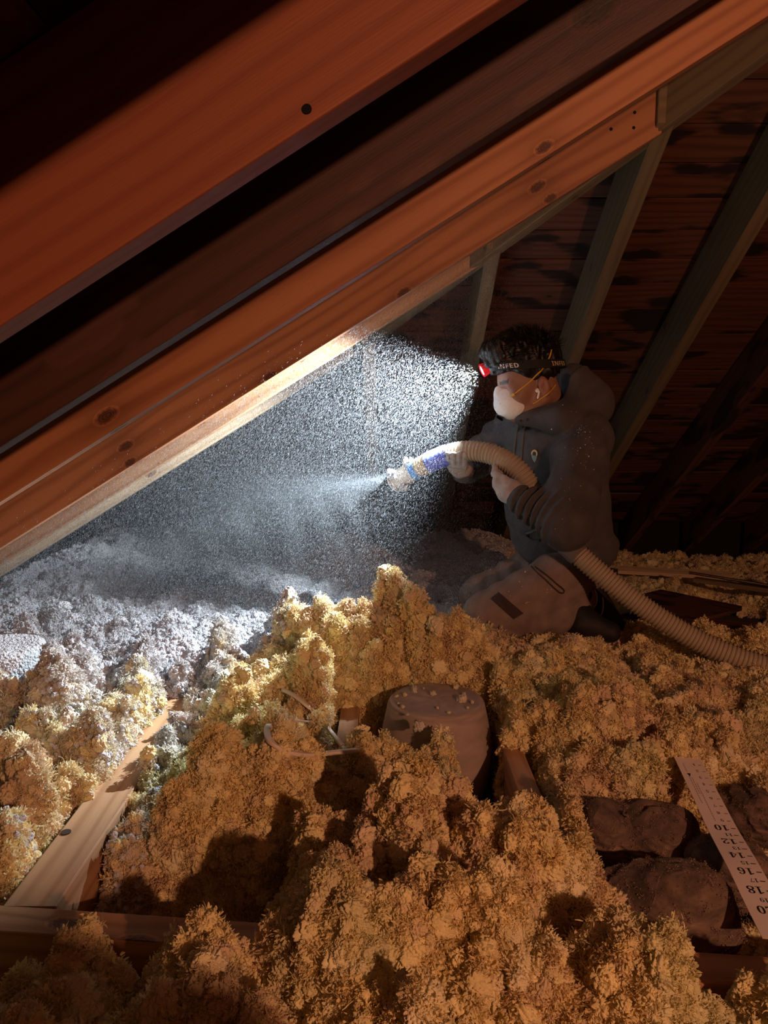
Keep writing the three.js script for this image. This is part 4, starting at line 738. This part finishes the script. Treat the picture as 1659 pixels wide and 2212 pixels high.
    copies('fleck', N, plain(0xe9e2dc, 1), list, pants); }
  // --- boots and the pale shoe side
  const toeL = J(1318, 1366, 2.38), heelL = J(1255, 1345, 2.42), heelR = J(1270, 1275, 2.56), toeR = J(1326, 1350, 2.52);
  const bootF = (p) => { let f = capsule(p, aL, heelL, 0.062, 0.05); f = smin(f, capsule(p, heelL, toeL, 0.052, 0.034), 0.03); return f + 0.003 * noise(p[0] * 26, p[1] * 26, p[2] * 26); };
  part('boot', nets([aL[0] - 0.1, 0.0, -2.62], [toeL[0] + 0.09, aL[1] + 0.1, -2.26], 0.006, bootF), plain(0x17110e, 0.7), t, 'black boot');
  const shoeF = (p) => { let f = capsule(p, aR, heelR, 0.055, 0.05); f = smin(f, capsule(p, heelR, toeR, 0.052, 0.036), 0.03); return f; };
  const shoe = part('boot', nets([aR[0] - 0.1, 0.02, -2.78], [toeR[0] + 0.1, aR[1] + 0.1, -2.4], 0.006, shoeF), plain(0x1b1411, 0.7), t, 'black boot with pale side panel');
  const quadOn = (pts, f, mat, name, lift) => { const P = on(pts, f, lift), c = P.reduce((a, b) => a.add(b), V(0, 0, 0)).multiplyScalar(1 / P.length), pos = [...c.toArray()], idx = []; P.length && P.forEach((p) => pos.push(...p.toArray())); for (let i = 0; i < pts.length; i++) idx.push(0, 1 + i, 1 + (i + 1) % pts.length); const g = new THREE.BufferGeometry(); g.setAttribute('position', new THREE.Float32BufferAttribute(pos, 3)); g.setIndex(idx); g.computeVertexNormals(); mat.side = THREE.DoubleSide; return part(name, g, mat, shoe); };
  quadOn([[1256, 1276], [1270, 1266], [1285, 1276], [1288, 1295], [1282, 1311], [1268, 1306], [1262, 1292]], shoeF, plain(0xb08468, 0.8), 'side_panel', 0.004);
  part('piping', new THREE.TubeGeometry(new THREE.CatmullRomCurve3(on([[1284, 1274], [1288, 1286], [1288, 1300], [1282, 1312], [1275, 1311]], shoeF, 0.005)), 30, 0.002, 6), plain(0xe8dcd0, 0.6), shoe);
  part('piping', new THREE.TubeGeometry(new THREE.CatmullRomCurve3(on([[1300, 1290], [1302, 1310], [1300, 1325], [1294, 1332]], shoeF, 0.005)), 30, 0.0025, 6), plain(0xd9c4b4, 0.6), shoe);

  // --- gloves: palm, four bent fingers and a thumb closed on the hose
  const GLOVE = new THREE.MeshStandardMaterial({ map: speckle(12, [0.66, 0.62, 0.60], 0.2, 30), roughness: 0.9 });
  const hand = (wrist, palm, knuckles, chains, thumb) => (p) => {
    let f = capsule(p, wrist, palm, 0.034, 0.036); f = smin(f, capsule(p, knuckles[0], knuckles[3], 0.016, 0.014), 0.02); f = smin(f, capsule(p, palm, knuckles[1], 0.03, 0.018), 0.02); f = smin(f, capsule(p, palm, knuckles[3], 0.028, 0.016), 0.02);
    for (let i = 0; i < 4; i++) { const c = chains[i]; let g = capsule(p, knuckles[i], c[0], 0.0115, 0.0105); g = smin(g, capsule(p, c[0], c[1], 0.0105, 0.0098), 0.006); g = smin(g, capsule(p, c[1], c[2], 0.0098, 0.0085), 0.006); f = smin(f, g, 0.006); }
    let g = capsule(p, thumb[0], thumb[1], 0.017, 0.0125); g = smin(g, capsule(p, thumb[1], thumb[2], 0.0122, 0.0095), 0.008); f = smin(f, g, 0.006);
    return f + 0.0015 * noise(p[0] * 60, p[1] * 60, p[2] * 60);
  };
  const handL = hand(wL, J(1104, 1062, 2.375), [J(1078, 1034, 2.40), J(1076, 1046, 2.40), J(1081, 1058, 2.395), J(1089, 1068, 2.39)], [
    [J(1068, 1024, 2.44), J(1070, 1002, 2.475), J(1080, 988, 2.49)], [J(1078, 1030, 2.45), J(1084, 1008, 2.485), J(1094, 993, 2.497)], [J(1090, 1040, 2.45), J(1098, 1016, 2.485), J(1108, 1000, 2.49)], [J(1102, 1050, 2.445), J(1110, 1028, 2.475), J(1120, 1012, 2.48)]],
    [J(1110, 1054, 2.36), J(1090, 1036, 2.385), J(1070, 1022, 2.405)]);
  part('glove', nets([J(1060, 1100, 2.4)[0] - 0.03, J(1100, 1105, 2.4)[1] - 0.02, -2.54], [J(1150, 1000, 2.35)[0] + 0.02, J(1100, 980, 2.4)[1] + 0.02, -2.28], 0.003, handL), GLOVE, t, 'pale grey work glove gripping the hose');
  const handR = hand(J(1010, 1012, 2.66), J(996, 1010, 2.62), [J(976, 1006, 2.60), J(985, 1010, 2.60), J(995, 1012, 2.60), J(1004, 1013, 2.605)], [
    [J(972, 1000, 2.565), J(970, 990, 2.535), J(969, 980, 2.51)], [J(982, 1003, 2.56), J(980, 992, 2.53), J(980, 980, 2.505)], [J(993, 1004, 2.555), J(993, 991, 2.525), J(993, 979, 2.50)], [J(1003, 1005, 2.555), J(1004, 992, 2.525), J(1005, 980, 2.50)]],
    [J(1000, 996, 2.63), J(984, 980, 2.615), J(968, 968, 2.60)]);
  part('glove', nets([J(950, 1040, 2.6)[0] - 0.02, J(990, 1045, 2.6)[1] - 0.01, -2.72], [J(1025, 1000, 2.6)[0] + 0.02, J(990, 960, 2.5)[1] + 0.02, -2.45], 0.003, handR), GLOVE, t, 'pale grey work glove steadying the hose from below');
}

// ------------------------------------------------------------------ airborne cellulose
// one flake: a small bent sliver of paper fibre (two triangles)
function flakes(list) {   // [x, y, z, length, width, direction]
  const pos = new Float32Array(list.length * 12), nor = new Float32Array(list.length * 12), idx = new Uint32Array(list.length * 6), a = V(), b = V(), n = V(), d = V();
  list.forEach(([x, y, z, L, w, dir, roll], i) => {
    d.copy(dir); a.set(0.31, 0.83, 0.46).cross(d).normalize(); b.copy(a).cross(d).normalize(); n.copy(a).multiplyScalar(Math.cos(roll)).addScaledVector(b, Math.sin(roll)); const c = n.clone().cross(d), k = L * 0.18, o = i * 12;
    const put = (j, s, t, u) => { pos[o + j * 3] = x + d.x * s + c.x * t + n.x * u; pos[o + j * 3 + 1] = y + d.y * s + c.y * t + n.y * u; pos[o + j * 3 + 2] = z + d.z * s + c.z * t + n.z * u; nor[o + j * 3] = n.x; nor[o + j * 3 + 1] = n.y; nor[o + j * 3 + 2] = n.z; };
    put(0, -L / 2, -w * 0.2, k); put(1, 0, w / 2, 0); put(2, L / 2, w * 0.2, k); put(3, 0, -w / 2, 0);
    idx.set([i * 4, i * 4 + 1, i * 4 + 3, i * 4 + 1, i * 4 + 2, i * 4 + 3], i * 6);
  });
  const g = new THREE.BufferGeometry(); g.setAttribute('position', new THREE.BufferAttribute(pos, 3)); g.setAttribute('normal', new THREE.BufferAttribute(nor, 3)); g.setIndex(new THREE.BufferAttribute(idx, 1)); return g;
}
const DUST = new THREE.MeshPhysicalMaterial({ color: new THREE.Color(0.70, 0.74, 0.78), roughness: 0.8, transmission: 0.62, thickness: 0, side: THREE.DoubleSide, specularIntensity: 0 });
const gauss = (r) => Math.sqrt(-2 * Math.log(1 - r() * 0.9999)) * Math.cos(6.28318 * r());
const anyWay = (r) => { const z = r() * 2 - 1, a = r() * 6.283, k = Math.sqrt(1 - z * z); return V(k * Math.cos(a), z, k * Math.sin(a)); };
{ // fine dust and fibres that fill the corner: one cube of flakes, turned and repeated
  const r = rng(600), S = 0.5, list = [];
  for (let i = 0; i < 40000; i++) { const big = r(); const L = big < 0.35 ? 0.004 + 0.005 * r() : 0.0016 + 0.003 * r(); const p = [0, 0, 0].map(() => (r() - 0.5) * S + clamp(gauss(r) * 0.035, -0.08, 0.08)); list.push([...p, L, 0.0004 + 0.0004 * r(), anyWay(r).multiplyScalar(0.4).add(V(-0.4, -0.75, 0.15)).normalize(), r() * 6.28]); }
  for (let i = 0; i < 95000; i++) list.push([...[0, 0, 0].map(() => (r() - 0.5) * S + clamp(gauss(r) * 0.035, -0.08, 0.08)), 0.0007 + 0.0006 * r(), 0.0004 + 0.0003 * r(), anyWay(r), r() * 6.28]);   // the finest powder
  const g = flakes(list), mats = [];
  for (let x = -1.92; x < 0.4; x += S) for (let y = 0.25; y < 1.3; y += S) for (let d = 2.46; d < 3.3; d += S) {
    if (y - S / 2 > underA(x + S / 2) || y - S / 2 > underB(d - S / 2)) continue;
    mats.push(new THREE.Matrix4().makeTranslation(x, y, -d));
  }
  copies('dust_haze', g, DUST, mats, scene); const o = scene.children[scene.children.length - 1];
  o.userData.label = 'bright haze of fine paper fibres floating in the headlamp beam'; o.userData.category = 'dust'; o.userData.kind = 'stuff'; console.log('dust cubes', mats.length);
}
{ // the jet from the nozzle
  const r = rng(601), list = [], end = HOSE.getPointAt(1), aim = at(330, 1225, 3.08).sub(end).normalize(), s = aim.clone().cross(UP).normalize(), u = s.clone().cross(aim);
  for (let i = 0; i < 75000; i++) {
    const q = Math.pow(r(), 1.25), tt = 0.004 + 1.2 * q, sp = 0.008 + 0.055 * tt + 0.07 * tt * tt, x = gauss(r) * sp, y = gauss(r) * sp, big = r(), L = big < 0.04 ? 0.006 + 0.010 * r() : 0.002 + 0.004 * r();
    if (Math.hypot(x, y) > 0.34) continue;
    list.push([x, y, tt, L, 0.0010 + 0.0012 * r(), V((r() - 0.5) * 0.6, (r() - 0.5) * 0.6, 1).normalize(), r() * 6.28]);
  }
  for (let i = 0; i < 90000; i++) { const tt = 0.02 + 1.25 * r(), sp = 0.012 + 0.08 * tt + 0.09 * tt * tt; list.push([gauss(r) * sp, gauss(r) * sp, tt, 0.0008 + 0.0007 * r(), 0.0005 + 0.0004 * r(), anyWay(r), r() * 6.28]); }
  const basis = new THREE.Matrix4().makeBasis(s, u, aim).setPosition(end);   // the same stretch of jet, turned round its own axis
  copies('cellulose_jet', flakes(list), DUST, [0, 1, 2, 3, 4, 5, 6, 7, 8].map((k) => basis.clone().multiply(new THREE.Matrix4().makeRotationZ(k * 0.698)).multiply(new THREE.Matrix4().makeScale(1 - 0.07 * (k % 3), 1 - 0.07 * (k % 3), 1 - 0.15 * (k % 4)))), scene); const o = scene.children[scene.children.length - 1];
  o.userData.label = 'white jet of blown cellulose shooting from the hose nozzle to the lower left'; o.userData.category = 'spray';
}
{ // the cloud that rolls over the fresh cellulose where the jet lands
  const r = rng(602), list = [];
  for (let i = 0; i < 120000; i++) {
    const x = lerp(-1.9, -0.15, Math.pow(r(), 0.75)), d = 2.15 + 1.0 * r(), lump = 0.5 + 0.9 * fbm(x * 4, d * 4, 9, 3), y = 0.05 - Math.log(1 - r() * 0.995) * 0.15 * (0.5 + lump) * smooth(0.1, -0.9, x) + 0.03 * r();
    if (y > underA(x) || fbm(x * 6, y * 9, d * 6, 3) < -0.12 + 0.25 * r()) continue;
    list.push([x, y, -d, 0.002 + 0.003 * r(), 0.001 + 0.001 * r(), anyWay(r), r() * 6.28]);
  }
  for (let i = 0; i < 150000; i++) { const x = lerp(-1.95, 0.0, Math.pow(r(), 0.9)), d = 2.2 + 1.1 * r(), y = 0.04 - Math.log(1 - r() * 0.995) * 0.16; if (y > underA(x) || noise(x * 5, y * 8, d * 5) < -0.35 + 0.3 * r()) continue; list.push([x, y, -d, 0.0009 + 0.0008 * r(), 0.0006 + 0.0005 * r(), anyWay(r), r() * 6.28]); }
  solo('dust_cloud', flakes(list), DUST, 'low white dust cloud rolling over the fresh cellulose at the left', 'dust', undefined, 'stuff');
}
{ // fibres raining down below the jet, on the photographer's side of it
  const r = rng(603), list = [];
  for (let i = 0; i < 190000; i++) {
    const tt = Math.pow(r(), 0.85), x = -0.05 - 1.25 * tt, top = 0.56 - 0.3 * tt, y = top + gauss(r) * 0.03 + Math.log(1 - r() * 0.99) * (0.10 + 0.10 * tt), d = 2.42 + 0.07 * gauss(r) + 0.1 * tt, st = 0.5 + 0.5 * Math.sin(x * 46 + y * 22 + 3 * noise(x * 9, y * 5, 2));
    if (y < 0.05 || y > underA(x) || r() > 0.25 + 0.75 * st * st) continue;
    const big = r() < 0.16; list.push([x, y, -d, big ? 0.004 + 0.007 * r() : 0.0011 + 0.0014 * r(), big ? 0.0006 + 0.0004 * r() : 0.0008 + 0.0007 * r(), V(-0.45 + 0.3 * (r() - 0.5), -0.85, 0.1 * (r() - 0.5)).normalize(), r() * 6.28]);
  }
  solo('cellulose_rain', flakes(list), DUST, 'veil of fine cellulose fibres falling below the jet onto the fresh cellulose', 'spray', undefined, 'stuff');
}

// the photographer, crouching behind the lens: only the shadow of the arm reaches the picture (lower left)
{
  const t = thing('person', 'photographer in dark clothes crouching behind the camera, outside the frame', 'person');
  const jt = { hip: [0.16, 0.14, 0.75], chest: [0.13, 0.52, 0.52], neck: [0.11, 0.70, 0.46], head: [0.07, 0.86, 0.40], sR: [0.32, 0.66, 0.44], eR: [0.47, 0.615, 0.22], wR: [0.12, 0.72, 0.12], sL: [-0.08, 0.63, 0.48], eL: [-0.24, 0.45, 0.32], wL: [-0.03, 0.70, 0.12], kR: [0.36, 0.22, 0.42], kL: [-0.12, 0.16, 0.36], fR: [0.33, -0.1, 0.72], fL: [-0.02, -0.1, 0.74] };
  const f = (p) => { let d = capsule(p, jt.hip, jt.chest, 0.14, 0.14); d = smin(d, capsule(p, jt.sL, jt.sR, 0.08, 0.08), 0.08); d = smin(d, capsule(p, jt.chest, jt.neck, 0.1, 0.06), 0.06); d = smin(d, capsule(p, jt.neck, jt.head, 0.055, 0.055), 0.03); d = smin(d, ellipsoid(p, jt.head, [0.078, 0.115, 0.098]), 0.02);
    for (const [a, b, ra, rb] of [['sR', 'eR', 0.07, 0.06], ['eR', 'wR', 0.055, 0.036], ['sL', 'eL', 0.07, 0.06], ['eL', 'wL', 0.055, 0.036], ['hip', 'kR', 0.11, 0.075], ['kR', 'fR', 0.075, 0.05], ['hip', 'kL', 0.11, 0.075], ['kL', 'fL', 0.075, 0.05]]) d = smin(d, capsule(p, jt[a], jt[b], ra, rb), 0.03);
    for (const s of [1, -1]) { const w = s > 0 ? jt.wR : jt.wL; for (let k = 0; k < 4; k++) d = smin(d, capsule(p, [w[0], w[1] + 0.02, w[2] - 0.02], [w[0] - s * 0.05, w[1] + 0.05 - k * 0.02, w[2] - 0.06], 0.016, 0.009), 0.008); d = smin(d, capsule(p, w, [w[0] - s * 0.03, w[1] + 0.06, w[2] - 0.03], 0.015, 0.01), 0.008); }
    return d; };
  part('body', nets([-0.4, -0.15, 0.03], [0.6, 1.02, 0.95], 0.014, f), plain(0x14110f, 0.9), t);
}


// ------------------------------------------------------------------ lights
{
  const t = thing('work_light', 'warm work lamp on a stand behind the photographer', 'lamp'); t.position.set(...WORK_AT);
  const glow = new THREE.MeshStandardMaterial({ color: 0xffffff, emissive: new THREE.Color(...WORK_COLOUR), emissiveIntensity: 6 });
  part('bulb', new THREE.SphereGeometry(0.04, 20, 14), glow, t);
  part('socket', new THREE.CylinderGeometry(0.022, 0.022, 0.07, 16), NAIL(), t).position.y = 0.075;
  part('pole', new THREE.CylinderGeometry(0.012, 0.012, WORK_AT[1] + 0.16 + 0.1, 10), NAIL(), t).position.set(0.06, -(WORK_AT[1] + 0.16) / 2 + 0.05, 0.06);
  const l = new THREE.PointLight(new THREE.Color(...WORK_COLOUR), WORK_POWER); l.castShadow = true; l.shadow.radius = 1.6; l.name = 'work_light_glow'; t.add(l);
}
renderer.render(scene, camera);
